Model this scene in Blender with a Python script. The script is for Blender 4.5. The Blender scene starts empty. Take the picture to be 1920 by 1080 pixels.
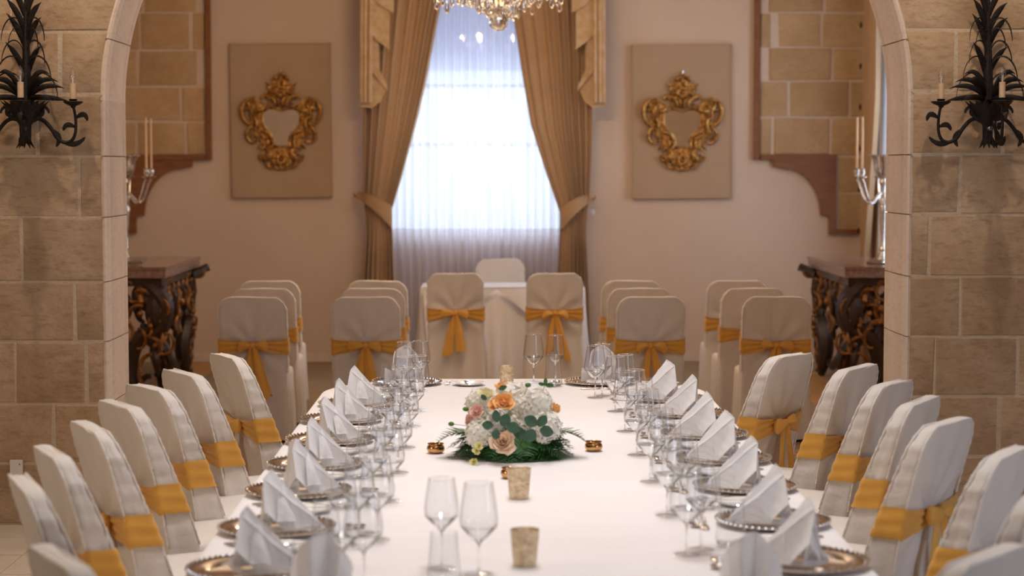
import bpy, math, random
from mathutils import Vector, Matrix
PI = math.pi
random.seed(11)
R = math.radians
SC = bpy.context.scene
COL = SC.collection
# ------------------------------------------------------------------ camera
FPX = 3600.0
CAM = Vector((0, 0, 1.9))
pitch = math.atan(229 / FPX); yaw = math.atan(36 / FPX)
fwd = Vector((math.sin(yaw) * math.cos(pitch), math.cos(yaw) * math.cos(pitch), -math.sin(pitch)))
rgt = Vector((math.cos(yaw), -math.sin(yaw), 0))
upv = rgt.cross(fwd)
cd = bpy.data.cameras.new('camera'); cam = bpy.data.objects.new('camera', cd); COL.objects.link(cam)
m = Matrix((rgt, upv, -fwd)).transposed().to_4x4(); m.translation = CAM
cam.matrix_world = m
cd.sensor_width = 36; cd.lens = 36 * FPX / 1920; cd.clip_end = 200
cd.dof.use_dof = True; cd.dof.focus_distance = 9.2; cd.dof.aperture_fstop = 2.5
SC.camera = cam
def W(px, py, Y):
    r = fwd + rgt * ((px - 960) / FPX) - upv * ((py - 540) / FPX)
    return CAM + r * (Y / r.y)
def WX(px, Y): return W(px, 311, Y).x
def WZ(px, py, z):
    r = fwd + rgt * ((px - 960) / FPX) - upv * ((py - 540) / FPX)
    return CAM + r * ((z - CAM.z) / r.z)
# ------------------------------------------------------------------ world, exposure, big lights
SC.view_settings.view_transform = 'Standard'; SC.view_settings.look = 'None'
SC.view_settings.gamma = 1; SC.view_settings.use_curve_mapping = False
SC.view_settings.exposure = 0.0
try:
    SC.cycles.transparent_max_bounces = 40; SC.cycles.max_bounces = 14; SC.cycles.transmission_bounces = 12; SC.cycles.glossy_bounces = 6
except Exception: pass
w = bpy.data.worlds.new('world'); SC.world = w; w.use_nodes = True
w.node_tree.nodes['Background'].inputs[0].default_value = (0.70, 0.84, 1.0, 1)
w.node_tree.nodes['Background'].inputs[1].default_value = 1.45
def area(name, loc, look, sx, sy, power, color):
    l = bpy.data.lights.new(name, 'AREA'); l.shape = 'RECTANGLE'; l.size = sx; l.size_y = sy
    l.energy = power; l.color = color
    o = bpy.data.objects.new(name, l); COL.objects.link(o); o.location = loc
    o.rotation_euler = (Vector(look) - Vector(loc)).to_track_quat('-Z', 'Y').to_euler()
    return o
def point(name, loc, power, color, r=0.03):
    l = bpy.data.lights.new(name, 'POINT'); l.energy = power; l.color = color; l.shadow_soft_size = r
    o = bpy.data.objects.new(name, l); COL.objects.link(o); o.location = loc
    return o
def spot(name, loc, look, power, color, ang, r=0.04):
    l = bpy.data.lights.new(name, 'SPOT'); l.energy = power; l.color = color; l.shadow_soft_size = r
    l.spot_size = R(ang); l.spot_blend = 0.7
    o = bpy.data.objects.new(name, l); COL.objects.link(o); o.location = loc
    o.rotation_euler = (Vector(look) - Vector(loc)).to_track_quat('-Z', 'Y').to_euler()
    return o
area('daylight_back_window', (-0.1, 19.3, 2.6), (-0.1, 10, 1.4), 1.7, 2.6, 75, (0.74, 0.86, 1.0))
area('daylight_side_window', (4.1, 16.3, 2.4), (0, 15.3, 1.2), 2.2, 2.4, 80, (0.78, 0.88, 1.0))
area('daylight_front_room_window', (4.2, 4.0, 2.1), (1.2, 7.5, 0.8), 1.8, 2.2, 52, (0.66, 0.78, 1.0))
area('left_side_fill', (-4.3, 5.2, 2.9), (-1.0, 7.4, 0.7), 1.2, 1.0, 40, (1.0, 0.82, 0.64))  # added warm fill that brightens the left chair backs, no lamp stands there
area('camera_side_fill', (0.0, 1.2, 4.2), (0.0, 7.5, 0.8), 3.0, 2.0, 14, (1.0, 0.93, 0.88))  # added unseen fill for the camera-facing sides of flowers and napkins
for i in range(8):     # bulbs of the lamp hanging over the long table
    a = i * PI / 4 + 0.2
    point('table_lamp_bulb', (0.1 + 0.5 * math.cos(a), 7.6 + 0.5 * math.sin(a), 3.75), 2.4, (1.0, 0.94, 0.91), 0.05)
area('ceiling_glow_front', (0.1, 7.4, 4.3), (0.1, 7.4, 0), 3.0, 4.5, 18, (1.0, 0.94, 0.90))
for i in range(4):     # downlights over the table
    spot('table_downlight', (0.1, 5.0 + 1.6 * i, 4.4), (0.1, 5.1 + 1.55 * i, 0.76), 150, (1.0, 0.955, 0.94), 80, 0.30)
for i in range(6):
    a = i * PI / 3
    point('chandelier_bulb', (0.05 + 0.42 * math.cos(a), 14.0 + 0.42 * math.sin(a), 3.45), 21, (1.0, 0.72, 0.46), 0.03)
area('ceiling_glow_back', (0, 14.5, 4.4), (0, 14.5, 0), 4.0, 4.0, 24, (1.0, 0.74, 0.5))
spot('wall_spot', (-2.35, 9.05, 4.3), (-2.4, 10.0, 2.0), 105, (1.0, 0.77, 0.57), 80)
spot('wall_spot', (2.42, 9.05, 4.3), (2.5, 10.0, 2.0), 105, (1.0, 0.77, 0.57), 80)

# ------------------------------------------------------------------ helpers
def nd(nt, t, x=0, y=0):
    n = nt.nodes.new(t); n.location = (x, y); return n
def mat(name, col, rough=0.6, metal=0.0, col2=None, nscale=8, bump=0.0, bscale=60, spec=0.5, sheen=0.0, tr=0.0, stretch=None):
    m = bpy.data.materials.new(name); m.use_nodes = True; nt = m.node_tree
    b = nt.nodes['Principled BSDF']
    b.inputs['Base Color'].default_value = (*col, 1); b.inputs['Roughness'].default_value = rough
    b.inputs['Metallic'].default_value = metal; b.inputs['Specular IOR Level'].default_value = spec
    if sheen: b.inputs['Sheen Weight'].default_value = sheen
    if col2 or bump:
        tc = nd(nt, 'ShaderNodeTexCoord'); mp = nd(nt, 'ShaderNodeMapping'); nt.links.new(tc.outputs['Object'], mp.inputs[0])
        if stretch: mp.inputs['Scale'].default_value = stretch
    if col2:
        n = nd(nt, 'ShaderNodeTexNoise'); n.inputs['Scale'].default_value = nscale; n.inputs['Detail'].default_value = 8
        n.inputs['Roughness'].default_value = 0.65
        r = nd(nt, 'ShaderNodeValToRGB'); r.color_ramp.elements[0].position = 0.35; r.color_ramp.elements[1].position = 0.68
        r.color_ramp.elements[0].color = (*col, 1); r.color_ramp.elements[1].color = (*col2, 1)
        nt.links.new(mp.outputs[0], n.inputs['Vector']); nt.links.new(n.outputs['Fac'], r.inputs[0])
        nt.links.new(r.outputs[0], b.inputs['Base Color'])
    if bump:
        n2 = nd(nt, 'ShaderNodeTexNoise'); n2.inputs['Scale'].default_value = bscale; n2.inputs['Detail'].default_value = 6
        bp = nd(nt, 'ShaderNodeBump'); bp.inputs['Strength'].default_value = bump; bp.inputs['Distance'].default_value = 0.01
        nt.links.new(mp.outputs[0], n2.inputs['Vector']); nt.links.new(n2.outputs['Fac'], bp.inputs['Height'])
        nt.links.new(bp.outputs[0], b.inputs['Normal'])
    if tr:
        out = nt.nodes['Material Output']; t = nd(nt, 'ShaderNodeBsdfTranslucent'); t.inputs[0].default_value = (*col, 1)
        mx = nd(nt, 'ShaderNodeMixShader'); mx.inputs[0].default_value = tr
        nt.links.new(b.outputs[0], mx.inputs[1]); nt.links.new(t.outputs[0], mx.inputs[2]); nt.links.new(mx.outputs[0], out.inputs[0])
    return m
def thin_glass(name, tint=(0.98, 0.985, 0.99), ior=1.5, extra=0.03):
    m = bpy.data.materials.new(name); m.use_nodes = True; nt = m.node_tree
    nt.nodes.remove(nt.nodes['Principled BSDF']); out = nt.nodes['Material Output']
    t = nd(nt, 'ShaderNodeBsdfTransparent'); t.inputs[0].default_value = (*tint, 1)
    g = nd(nt, 'ShaderNodeBsdfGlossy'); g.inputs['Roughness'].default_value = 0.02
    lw = nd(nt, 'ShaderNodeLayerWeight'); lw.inputs['Blend'].default_value = 0.25
    cr = nd(nt, 'ShaderNodeValToRGB'); e = cr.color_ramp.elements      # longer path through the wall of the glass at its rims
    e[0].position = 0.5; e[0].color = (*tint, 1); e[1].position = 0.95; e[1].color = (0.30, 0.29, 0.30, 1)
    nt.links.new(lw.outputs['Facing'], cr.inputs[0]); nt.links.new(cr.outputs[0], t.inputs[0])
    mt = nd(nt, 'ShaderNodeMath'); mt.operation = 'MULTIPLY_ADD'; mt.inputs[1].default_value = 1.0; mt.inputs[2].default_value = extra
    mx = nd(nt, 'ShaderNodeMixShader')
    nt.links.new(lw.outputs['Facing'], mt.inputs[0])
    pw = nd(nt, 'ShaderNodeMath'); pw.operation = 'POWER'; pw.inputs[1].default_value = 2.2
    nt.links.new(lw.outputs['Facing'], pw.inputs[0]); nt.links.new(pw.outputs[0], mt.inputs[0])
    nt.links.new(mt.outputs[0], mx.inputs[0]); nt.links.new(t.outputs[0], mx.inputs[1]); nt.links.new(g.outputs[0], mx.inputs[2])
    nt.links.new(mx.outputs[0], out.inputs[0]); return m
def glass(name, col=(1, 1, 1), rough=0.0, ior=1.45):
    m = bpy.data.materials.new(name); m.use_nodes = True; nt = m.node_tree
    nt.nodes.remove(nt.nodes['Principled BSDF']); g = nd(nt, 'ShaderNodeBsdfGlass')
    g.inputs['Color'].default_value = (*col, 1); g.inputs['Roughness'].default_value = rough; g.inputs['IOR'].default_value = ior
    nt.links.new(g.outputs[0], nt.nodes['Material Output'].inputs[0]); return m
def sheer_mat(name, col, transp):
    m = bpy.data.materials.new(name); m.use_nodes = True; nt = m.node_tree
    nt.nodes.remove(nt.nodes['Principled BSDF'])
    t = nd(nt, 'ShaderNodeBsdfTransparent'); tl = nd(nt, 'ShaderNodeBsdfTranslucent'); tl.inputs[0].default_value = (*col, 1)
    d = nd(nt, 'ShaderNodeBsdfDiffuse'); d.inputs[0].default_value = (*col, 1)
    a = nd(nt, 'ShaderNodeMixShader'); a.inputs[0].default_value = 0.4
    nt.links.new(tl.outputs[0], a.inputs[1]); nt.links.new(d.outputs[0], a.inputs[2])
    b = nd(nt, 'ShaderNodeMixShader'); b.inputs[0].default_value = 1 - transp
    nt.links.new(t.outputs[0], b.inputs[1]); nt.links.new(a.outputs[0], b.inputs[2])
    nt.links.new(b.outputs[0], nt.nodes['Material Output'].inputs[0]); return m
def stone_mat(name, c1, c2, c3, bump=0.5):
    m = mat(name, c1, 0.92, 0, c2, 3.5, bump, 30, 0.2)
    nt = m.node_tree; b = nt.nodes['Principled BSDF']
    src = b.inputs['Base Color'].links[0].from_socket
    tc = [n for n in nt.nodes if n.type == 'TEX_COORD'][0]
    oi = nd(nt, 'ShaderNodeObjectInfo'); n = nd(nt, 'ShaderNodeTexNoise'); n.inputs['Scale'].default_value = 14; n.inputs['Detail'].default_value = 10
    n.inputs['Roughness'].default_value = 0.75
    mp = nd(nt, 'ShaderNodeMapping'); mp.inputs['Scale'].default_value = (1, 1, 3.2)
    nt.links.new(tc.outputs['Object'], mp.inputs[0]); nt.links.new(mp.outputs[0], n.inputs['Vector'])
    rp = nd(nt, 'ShaderNodeValToRGB'); rp.color_ramp.elements[0].position = 0.5; rp.color_ramp.elements[1].position = 0.72
    nt.links.new(n.outputs['Fac'], rp.inputs[0])
    mx = nd(nt, 'ShaderNodeMixRGB'); mx.inputs[2].default_value = (*c3, 1)
    nt.links.new(rp.outputs[0], mx.inputs[0]); nt.links.new(src, mx.inputs[1])
    hv = nd(nt, 'ShaderNodeHueSaturation'); ma = nd(nt, 'ShaderNodeMapRange'); ma.inputs[3].default_value = 0.92; ma.inputs[4].default_value = 1.07
    nt.links.new(oi.outputs['Random'], ma.inputs[0]); nt.links.new(ma.outputs[0], hv.inputs['Value'])
    nt.links.new(mx.outputs[0], hv.inputs['Color']); nt.links.new(hv.outputs[0], b.inputs['Base Color'])
    return m
M = {}
M['stone'] = stone_mat('limestone', (0.40, 0.265, 0.158), (0.52, 0.38, 0.258), (0.29, 0.185, 0.11))
M['stone_light'] = stone_mat('pale_dressed_limestone', (0.70, 0.575, 0.48), (0.76, 0.64, 0.55), (0.60, 0.48, 0.38), 0.3)
M['stone_warm'] = stone_mat('honey_limestone', (0.50, 0.33, 0.17), (0.60, 0.42, 0.25), (0.44, 0.28, 0.14))
M['mortar'] = mat('lime_mortar', (0.52, 0.41, 0.30), 0.95, 0, (0.58, 0.47, 0.355), 9, 0.7, 50, 0.2)
M['mortar_light'] = mat('pale_mortar', (0.68, 0.55, 0.43), 0.95, 0, (0.75, 0.62, 0.50), 9, 0.7, 50, 0.2)
M['plaster'] = mat('cream_plaster', (0.66, 0.51, 0.395), 0.9, 0, (0.70, 0.555, 0.43), 1.2, 0.12, 120, 0.2)
M['white_ceiling'] = mat('ceiling_paint', (0.75, 0.68, 0.58), 0.9)
M['linen_panel'] = mat('linen_covered_board', (0.47, 0.33, 0.215), 0.95, 0, (0.50, 0.355, 0.235), 3, 0.3, 400, 0.1)
M['wood'] = mat('brown_wood', (0.20, 0.075, 0.022), 0.42, 0, (0.29, 0.115, 0.04), 5, 0.15, 40, 0.4, stretch=(1, 1, 5))
M['dark_wood'] = mat('dark_table_wood', (0.10, 0.045, 0.02), 0.4, 0, (0.16, 0.07, 0.03), 6)
M['floor'] = mat('pale_floor_stone', (0.50, 0.42, 0.33), 0.5, 0, (0.58, 0.50, 0.41), 5, 0.1, 30)
M['cover'] = mat('white_chair_cover_cloth', (0.81, 0.745, 0.685), 0.85, 0, (0.85, 0.79, 0.735), 5, 0.25, 55, 0.2, 0.2, tr=0.10)
M['seam'] = mat('cover_piping', (0.86, 0.80, 0.74), 0.8, 0, None, 8, 0.6, 160, 0.2)
M['gold_sash'] = mat('golden_satin_sash', (0.80, 0.40, 0.055), 0.42, 0, (0.86, 0.46, 0.085), 9, 0.25, 260, 0.5, 0.3, tr=0.10, stretch=(1, 1, 1))
M['cloth'] = mat('white_tablecloth', (0.86, 0.82, 0.82), 0.8, 0, (0.89, 0.855, 0.855), 3, 0.06, 300, 0.2, stretch=(1, 12, 1))
M['napkin'] = mat('white_napkin_linen', (0.92, 0.90, 0.91), 0.85, 0, None, 5, 0.25, 500, 0.2, 0.2, tr=0.2)
M['silver'] = mat('polished_silver', (0.86, 0.83, 0.80), 0.09, 1.0)
M['charger'] = mat('silver_charger', (0.70, 0.64, 0.58), 0.12, 1.0)
M['old_silver'] = mat('antique_silver', (0.80, 0.76, 0.72), 0.16, 1.0, (0.55, 0.5, 0.45), 30)
M['porcelain'] = mat('white_porcelain', (0.86, 0.84, 0.82), 0.12, 0)
M['thin'] = thin_glass('thin_wine_glass')
M['glass'] = glass('clear_glass')
M['crystal'] = glass('crystal', (1, 0.99, 0.97), 0.0, 1.6)
M['mercury'] = None
M['amber'] = mat('gold_mercury_glass', (0.72, 0.42, 0.18), 0.16, 1.0, (0.5, 0.26, 0.10), 30)
M['iron'] = mat('black_wrought_iron', (0.010, 0.006, 0.004), 0.55, 0.0, None, 5, 0.4, 80, 0.3)
M['bulb'] = thin_glass('bulb_glass', (0.97, 0.96, 0.94), extra=0.14)
M['sleeve'] = mat('ivory_candle_sleeve', (0.70, 0.50, 0.32), 0.6, 0, (0.62, 0.43, 0.26), 30)
M['wax'] = mat('ivory_taper_wax', (0.86, 0.62, 0.38), 0.4, tr=0.25)
M['gilt'] = mat('gilded_carving', (0.66, 0.36, 0.11), 0.26, 0.9, (0.16, 0.065, 0.015), 28, 0.9, 45)
M['black_gilt'] = mat('ebonised_carving', (0.020, 0.010, 0.006), 0.32, 0.1, (0.05, 0.022, 0.010), 20, 0.5, 50)
M['console_gilt'] = mat('worn_gilt', (0.42, 0.19, 0.05), 0.4, 0.6, (0.09, 0.035, 0.01), 22, 0.6, 50)
M['marble'] = mat('polished_red_brown_marble', (0.16, 0.075, 0.045), 0.10, 0, (0.30, 0.19, 0.15), 18)
M['edge'] = mat('marble_edge', (0.30, 0.20, 0.175), 0.25, 0, (0.18, 0.10, 0.085), 30)
M['mirror'] = mat('mirror_glass', (0.80, 0.80, 0.80), 0.03, 1.0)
M['drape'] = mat('beige_drape', (0.52, 0.325, 0.165), 0.7, 0, (0.56, 0.36, 0.19), 4, 0.2, 200, 0.3, 0.25, tr=0.12)
M['sheer'] = sheer_mat('sheer_voile', (0.82, 0.82, 0.91), 0.34)
M['pvc'] = mat('white_plastic', (0.74, 0.70, 0.66), 0.4)
M['brass'] = mat('aged_brass', (0.55, 0.36, 0.14), 0.25, 1.0)
M['frame_paint'] = mat('white_window_paint', (0.72, 0.72, 0.72), 0.5)
M['seed'] = mat('green_bud', (0.07, 0.16, 0.02), 0.6)
def leafmat(name, c1, c2, rough=0.5):
    return mat(name, c1, rough, 0, c2, 40, 0.3, 120, 0.4, tr=0.12)
M['fern'] = leafmat('fern_green', (0.02, 0.085, 0.018), (0.07, 0.20, 0.05))
M['euc'] = leafmat('eucalyptus_green', (0.035, 0.085, 0.05), (0.07, 0.135, 0.085), 0.7)
def petal(name, c1, c2): return mat(name, c1, 0.7, 0, c2, 30, 0, 10, 0.3, 0.2, tr=0.25)
M['hyd'] = petal('white_hydrangea', (0.90, 0.87, 0.78), (0.95, 0.93, 0.88))
M['rose_or'] = petal('apricot_rose', (0.95, 0.50, 0.16), (0.98, 0.68, 0.34))
M['rose_cr'] = petal('cream_rose', (0.93, 0.70, 0.50), (0.95, 0.80, 0.64))
M['rose_yl'] = petal('pale_yellow_rose', (0.88, 0.80, 0.50), (0.92, 0.86, 0.66))
M['rose_pk'] = petal('pink_carnation', (0.90, 0.55, 0.47), (0.92, 0.68, 0.60))
M['alst'] = petal('yellow_bloom', (0.85, 0.78, 0.25), (0.90, 0.88, 0.55))
# mercury glass: mottled silver gold
mm = mat('mercury_glass', (0.60, 0.42, 0.22), 0.24, 0.7, (0.96, 0.82, 0.60), 70, 0.8, 130)
M['mercury'] = mm
# carpet: diamond lattice of greys and browns, made from real coordinates of the floor
def carpet_mat():
    m = bpy.data.materials.new('patterned_carpet'); m.use_nodes = True; nt = m.node_tree; b = nt.nodes['Principled BSDF']
    b.inputs['Roughness'].default_value = 0.95; b.inputs['Specular IOR Level'].default_value = 0.1
    tc = nd(nt, 'ShaderNodeTexCoord'); v = nd(nt, 'ShaderNodeTexVoronoi'); v.inputs['Scale'].default_value = 3.2
    n = nd(nt, 'ShaderNodeTexNoise'); n.inputs['Scale'].default_value = 9; n.inputs['Distortion'].default_value = 1.5; n.inputs['Detail'].default_value = 2
    w_ = nd(nt, 'ShaderNodeTexWave'); w_.wave_type = 'RINGS'; w_.inputs['Scale'].default_value = 2.4; w_.inputs['Distortion'].default_value = 9; w_.inputs['Detail'].default_value = 1
    for q in (v, n, w_): nt.links.new(tc.outputs['Object'], q.inputs['Vector'])
    r = nd(nt, 'ShaderNodeValToRGB'); e = r.color_ramp.elements
    e[0].position = 0.42; e[0].color = (0.26, 0.19, 0.125, 1); e[1].position = 0.56; e[1].color = (0.47, 0.38, 0.28, 1)
    e2 = e.new(0.8); e2.color = (0.36, 0.25, 0.155, 1)
    nt.links.new(w_.outputs['Fac'], r.inputs[0]); nt.links.new(r.outputs[0], b.inputs['Base Color']); return m
M['carpet'] = carpet_mat()
M['border'] = mat('carpet_border', (0.42, 0.21, 0.075), 0.95, 0, (0.48, 0.27, 0.11), 20)
# damask for the jabots
dm = mat('gold_damask', (0.52, 0.33, 0.14), 0.6, 0, (0.64, 0.47, 0.31), 14, 0.2, 100, 0.4)
M['damask'] = dm

class MB:
    def __init__(s): s.v = []; s.f = []
    def add(s, vs, fs):
        o = len(s.v); s.v += [tuple(p) for p in vs]; s.f += [tuple(i + o for i in f) for f in fs]; return s
    def box(s, a, b, jit=0):
        (x0, y0, z0), (x1, y1, z1) = a, b
        vs = [(x0, y0, z0), (x1, y0, z0), (x1, y1, z0), (x0, y1, z0), (x0, y0, z1), (x1, y0, z1), (x1, y1, z1), (x0, y1, z1)]
        return s.add(vs, [(0, 3, 2, 1), (4, 5, 6, 7), (0, 1, 5, 4), (1, 2, 6, 5), (2, 3, 7, 6), (3, 0, 4, 7)])
    def grid(s, P, cu=False, cv=False):
        nu = len(P); nv = len(P[0]); vs = [p for row in P for p in row]; fs = []
        for i in range(nu if cu else nu - 1):
            for j in range(nv if cv else nv - 1):
                i2 = (i + 1) % nu; j2 = (j + 1) % nv
                fs.append((i * nv + j, i2 * nv + j, i2 * nv + j2, i * nv + j2))
        return s.add(vs, fs)
    def lathe(s, prof, n=24, c=(0, 0, 0), sx=1, sy=1, cap0=True, cap1=True):
        P = [[(c[0] + r * math.cos(2 * PI * k / n) * sx, c[1] + r * math.sin(2 * PI * k / n) * sy, c[2] + z) for k in range(n)] for r, z in prof]
        o = len(s.v); s.grid(P, False, True)
        # flip so normals go outwards for rising profiles
        if cap0 and prof[0][0] > 1e-5: s.f.append(tuple(o + k for k in reversed(range(n))))
        if cap1 and prof[-1][0] > 1e-5: s.f.append(tuple(o + (len(prof) - 1) * n + k for k in range(n)))
        return s
    def tube(s, pts, rad, n=8, flat=None, up=None):
        pts = [Vector(p) for p in pts]; N = len(pts)
        if not hasattr(rad, '__len__'): rad = [rad] * N
        P = []; prev = None
        for i in range(N):
            t = (pts[min(i + 1, N - 1)] - pts[max(i - 1, 0)])
            t = t.normalized() if t.length > 1e-9 else Vector((0, 0, 1))
            if up is not None: a = Vector(up) - t * t.dot(Vector(up))
            elif prev is None: a = t.orthogonal()
            else: a = prev - t * t.dot(prev)
            if a.length < 1e-6: a = t.orthogonal()
            a.normalize(); prev = a; b = t.cross(a)
            fl = 1 if flat is None else flat
            P.append([pts[i] + a * (rad[i] * fl * math.cos(2 * PI * k / n)) + b * (rad[i] * math.sin(2 * PI * k / n)) for k in range(n)])
        o = len(s.v); s.grid(P, False, True)
        s.f.append(tuple(o + k for k in reversed(range(n)))); s.f.append(tuple(o + (N - 1) * n + k for k in range(n)))
        return s
    def ball(s, c, r, n=8, m_=6):
        if not hasattr(r, '__len__'): r = (r, r, r)
        P = []
        for i in range(m_ + 1):
            a = PI * i / m_ - PI / 2; a = max(-PI / 2 + 0.02, min(PI / 2 - 0.02, a))
            P.append([(c[0] + r[0] * math.cos(a) * math.cos(2 * PI * k / n), c[1] + r[1] * math.cos(a) * math.sin(2 * PI * k / n), c[2] + r[2] * math.sin(a)) for k in range(n)])
        s.grid(P, False, True); return s
    def prism(s, poly, y0, y1, flip=False):   # poly in (x,z), extruded along y
        n = len(poly)
        vs = [(x, y0, z) for x, z in poly] + [(x, y1, z) for x, z in poly]
        fs = [tuple(range(n)), tuple(reversed(range(n, 2 * n)))] + [(i, i + n, (i + 1) % n + n, (i + 1) % n) for i in range(n)]
        return s.add(vs, fs)
    def mesh(s, name, m, smooth=35):
        me = bpy.data.meshes.new(name); me.from_pydata(s.v, [], s.f)
        if not isinstance(m, (list, tuple)): m = [m]
        for q in m: me.materials.append(q)
        me.validate()
        if smooth:
            me.shade_smooth(); me.set_sharp_from_angle(angle=R(smooth))
        return me
    def build(s, name, m, parent=None, loc=None, rot=None, smooth=35):
        me = s.mesh(name, m, smooth)
        o = bpy.data.objects.new(name, me); COL.objects.link(o)
        import bmesh
        bm = bmesh.new(); bm.from_mesh(me); bmesh.ops.recalc_face_normals(bm, faces=bm.faces); bm.to_mesh(me); bm.free()
        if smooth: me.set_sharp_from_angle(angle=R(smooth))
        if parent: o.parent = parent
        if loc is not None: o.location = loc
        if rot is not None: o.rotation_euler = rot
        return o
def tag(o, label, cat, group=None, kind=None):
    o['label'] = label; o['category'] = cat
    if group: o['group'] = group
    if kind: o['kind'] = kind
    return o
def thing(name, label, cat, loc=(0, 0, 0), rz=0, group=None):
    o = bpy.data.objects.new(name, None); COL.objects.link(o); o.location = loc; o.rotation_euler = (0, 0, rz)
    o.empty_display_size = 0.1
    return tag(o, label, cat, group)
def struct(o): o['kind'] = 'structure'; return o
def dup(o, loc=None, rz=None, label=None, group=None, parent=None, name=None):
    c = o.copy(); COL.objects.link(c)
    if parent is not None: c.parent = parent
    if loc is not None: c.location = loc
    if rz is not None: c.rotation_euler = (0, 0, rz)
    if label: c['label'] = label
    if group: c['group'] = group
    for ch in list(o.children): dup(ch, parent=c)
    return c
def path2(p0, p1, mid, curl, kind='C', n=26, pw=3):
    """planar scroll from p0 to p1: curvature grows towards both ends; C or S shape"""
    th = 0; x = y = 0; pts = [(0, 0)]
    for i in range(n):
        s_ = (i + 0.5) / n; u = 2 * s_ - 1
        k = mid + curl * abs(u) ** pw
        if kind == 'S' and u < 0: k = -k
        if kind == 'J' and u < 0: k = mid
        th += k / n; x += math.cos(th) / n; y += math.sin(th) / n; pts.append((x, y))
    ex, ey = pts[-1]; L2 = ex * ex + ey * ey; dx, dy = p1[0] - p0[0], p1[1] - p0[1]
    a = (dx * ex + dy * ey) / L2; b = (dy * ex - dx * ey) / L2
    return [(p0[0] + a * px - b * py, p0[1] + b * px + a * py) for px, py in pts]
def swell(n, r, e=0.45): return [r * (e + (1 - e) * math.sin(PI * min(1, max(0, i / (n - 1))))) for i in range(n)]
def nth(i): return ['first', 'second', 'third', 'fourth', 'fifth', 'sixth', 'seventh', 'eighth'][i]
# ------------------------------------------------------------------ the room
YA, YB = 10.1, 10.66         # arch wall front and back faces
YW = 18.5                    # window wall
XL, XR = -3.74, 3.60         # side walls of the far room
FX = 4.6                     # half width of front room
ZC = 4.5
AXC, AHW, SPR, AB = 0.078, 2.115, 2.24, 1.85
struct(MB().box((-FX, -3, -0.1), (FX, YB, 0)).build('floor', M['floor'], smooth=0))
fl2 = MB().box((XL - 0.2, YB, -0.1), (XR + 0.2, YW + 0.3, 0)).build('floor_far', M['floor'], smooth=0); struct(fl2)
struct(MB().box((-FX, -3, ZC), (FX, YW + 0.3, ZC + 0.1)).build('ceiling', M['white_ceiling'], smooth=0))
struct(MB().box((-FX - 0.2, -3, 0), (-FX, YA, ZC)).build('wall_left', M['stone'], smooth=0))
struct(MB().box((FX, -3, 0), (FX + 0.2, YA, ZC)).build('wall_right', M['stone'], smooth=0))
struct(MB().box((-FX, -3.2, 0), (FX, -3, ZC)).build('wall_front', M['plaster'], smooth=0))
struct(MB().box((XL - 0.2, YB, 0), (XL, YW, ZC)).build('wall_left_far', M['plaster'], smooth=0))
# right far wall with its window opening
wr = MB(); wy0, wy1, wz0, wz1 = 15.1, 17.9, 0.95, 3.9
wr.box((XR, YB, 0), (XR + 0.3, wy0, ZC)).box((XR, wy1, 0), (XR + 0.3, YW, ZC)).box((XR, wy0, 0), (XR + 0.3, wy1, wz0)).box((XR, wy0, wz1), (XR + 0.3, wy1, ZC))
struct(wr.build('wall_right_far', M['plaster'], smooth=0))
# window wall
bx0, bx1 = WX(722, YW), WX(1062, YW); bz0, bz1 = 1.235, 4.0
wb = MB()
wb.box((XL - 0.2, YW, 0), (bx0, YW + 0.35, ZC)).box((bx1, YW, 0), (XR + 0.3, YW + 0.35, ZC)).box((bx0, YW, 0), (bx1, YW + 0.35, bz0)).box((bx0, YW, bz1), (bx1, YW + 0.35, ZC))
wallb = struct(wb.build('wall_back', M['plaster'], smooth=0))
for nm, (a, b) in {'baseboard_back': ((XL, YW - 0.015, 0.012), (XR, YW, 0.09)), 'baseboard_left': ((XL, YB, 0.012), (XL + 0.015, YW - 0.02, 0.09))}.items():
    struct(MB().box(a, b).build(nm, M['mortar_light'], smooth=0))
# window frames
def wframe(name, horiz, a0, a1, z0, z1, at, bars, trans):
    f = MB()
    def bar(p0, p1, q0, q1):
        if horiz: f.box((p0, at, q0), (p1, at + 0.06, q1))
        else: f.box((at, p0, q0), (at + 0.06, p1, q1))
    bar(a0, a0 + 0.06, z0, z1); bar(a1 - 0.06, a1, z0, z1); bar(a0, a1, z0, z0 + 0.06); bar(a0, a1, z1 - 0.06, z1)
    for b in bars: bar(b - 0.03, b + 0.03, z0, z1)
    for t in trans: bar(a0, a1, t - 0.02, t + 0.02)
    o = struct(f.build(name, M['frame_paint'], smooth=0))
    g = MB()
    if horiz: g.box((a0, at + 0.025, z0), (a1, at + 0.031, z1))
    else: g.box((at + 0.025, a0, z0), (at + 0.031, a1, z1))
    g.build('pane', M['thin'], o, smooth=0); return o
zt = W(900, 160, YW).z
wn1 = wframe('window_1', True, bx0, bx1, bz0, bz1, YW + 0.15, [], [zt, (bz0 + zt) / 2 + 0.15])
wn2 = wframe('window_2', False, wy0, wy1, wz0, wz1, XR + 0.12, [(wy0 + wy1) / 2], [2.9])
M['blind'] = mat('grey_blind_fabric', (0.6, 0.62, 0.7), 0.8, tr=0.5)
MB().box((bx0 + 0.02, YW + 0.26, W(900, 130, YW).z), (bx1 - 0.02, YW + 0.27, bz1)).build('roller_blind', M['blind'], wn1, smooth=0)

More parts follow.
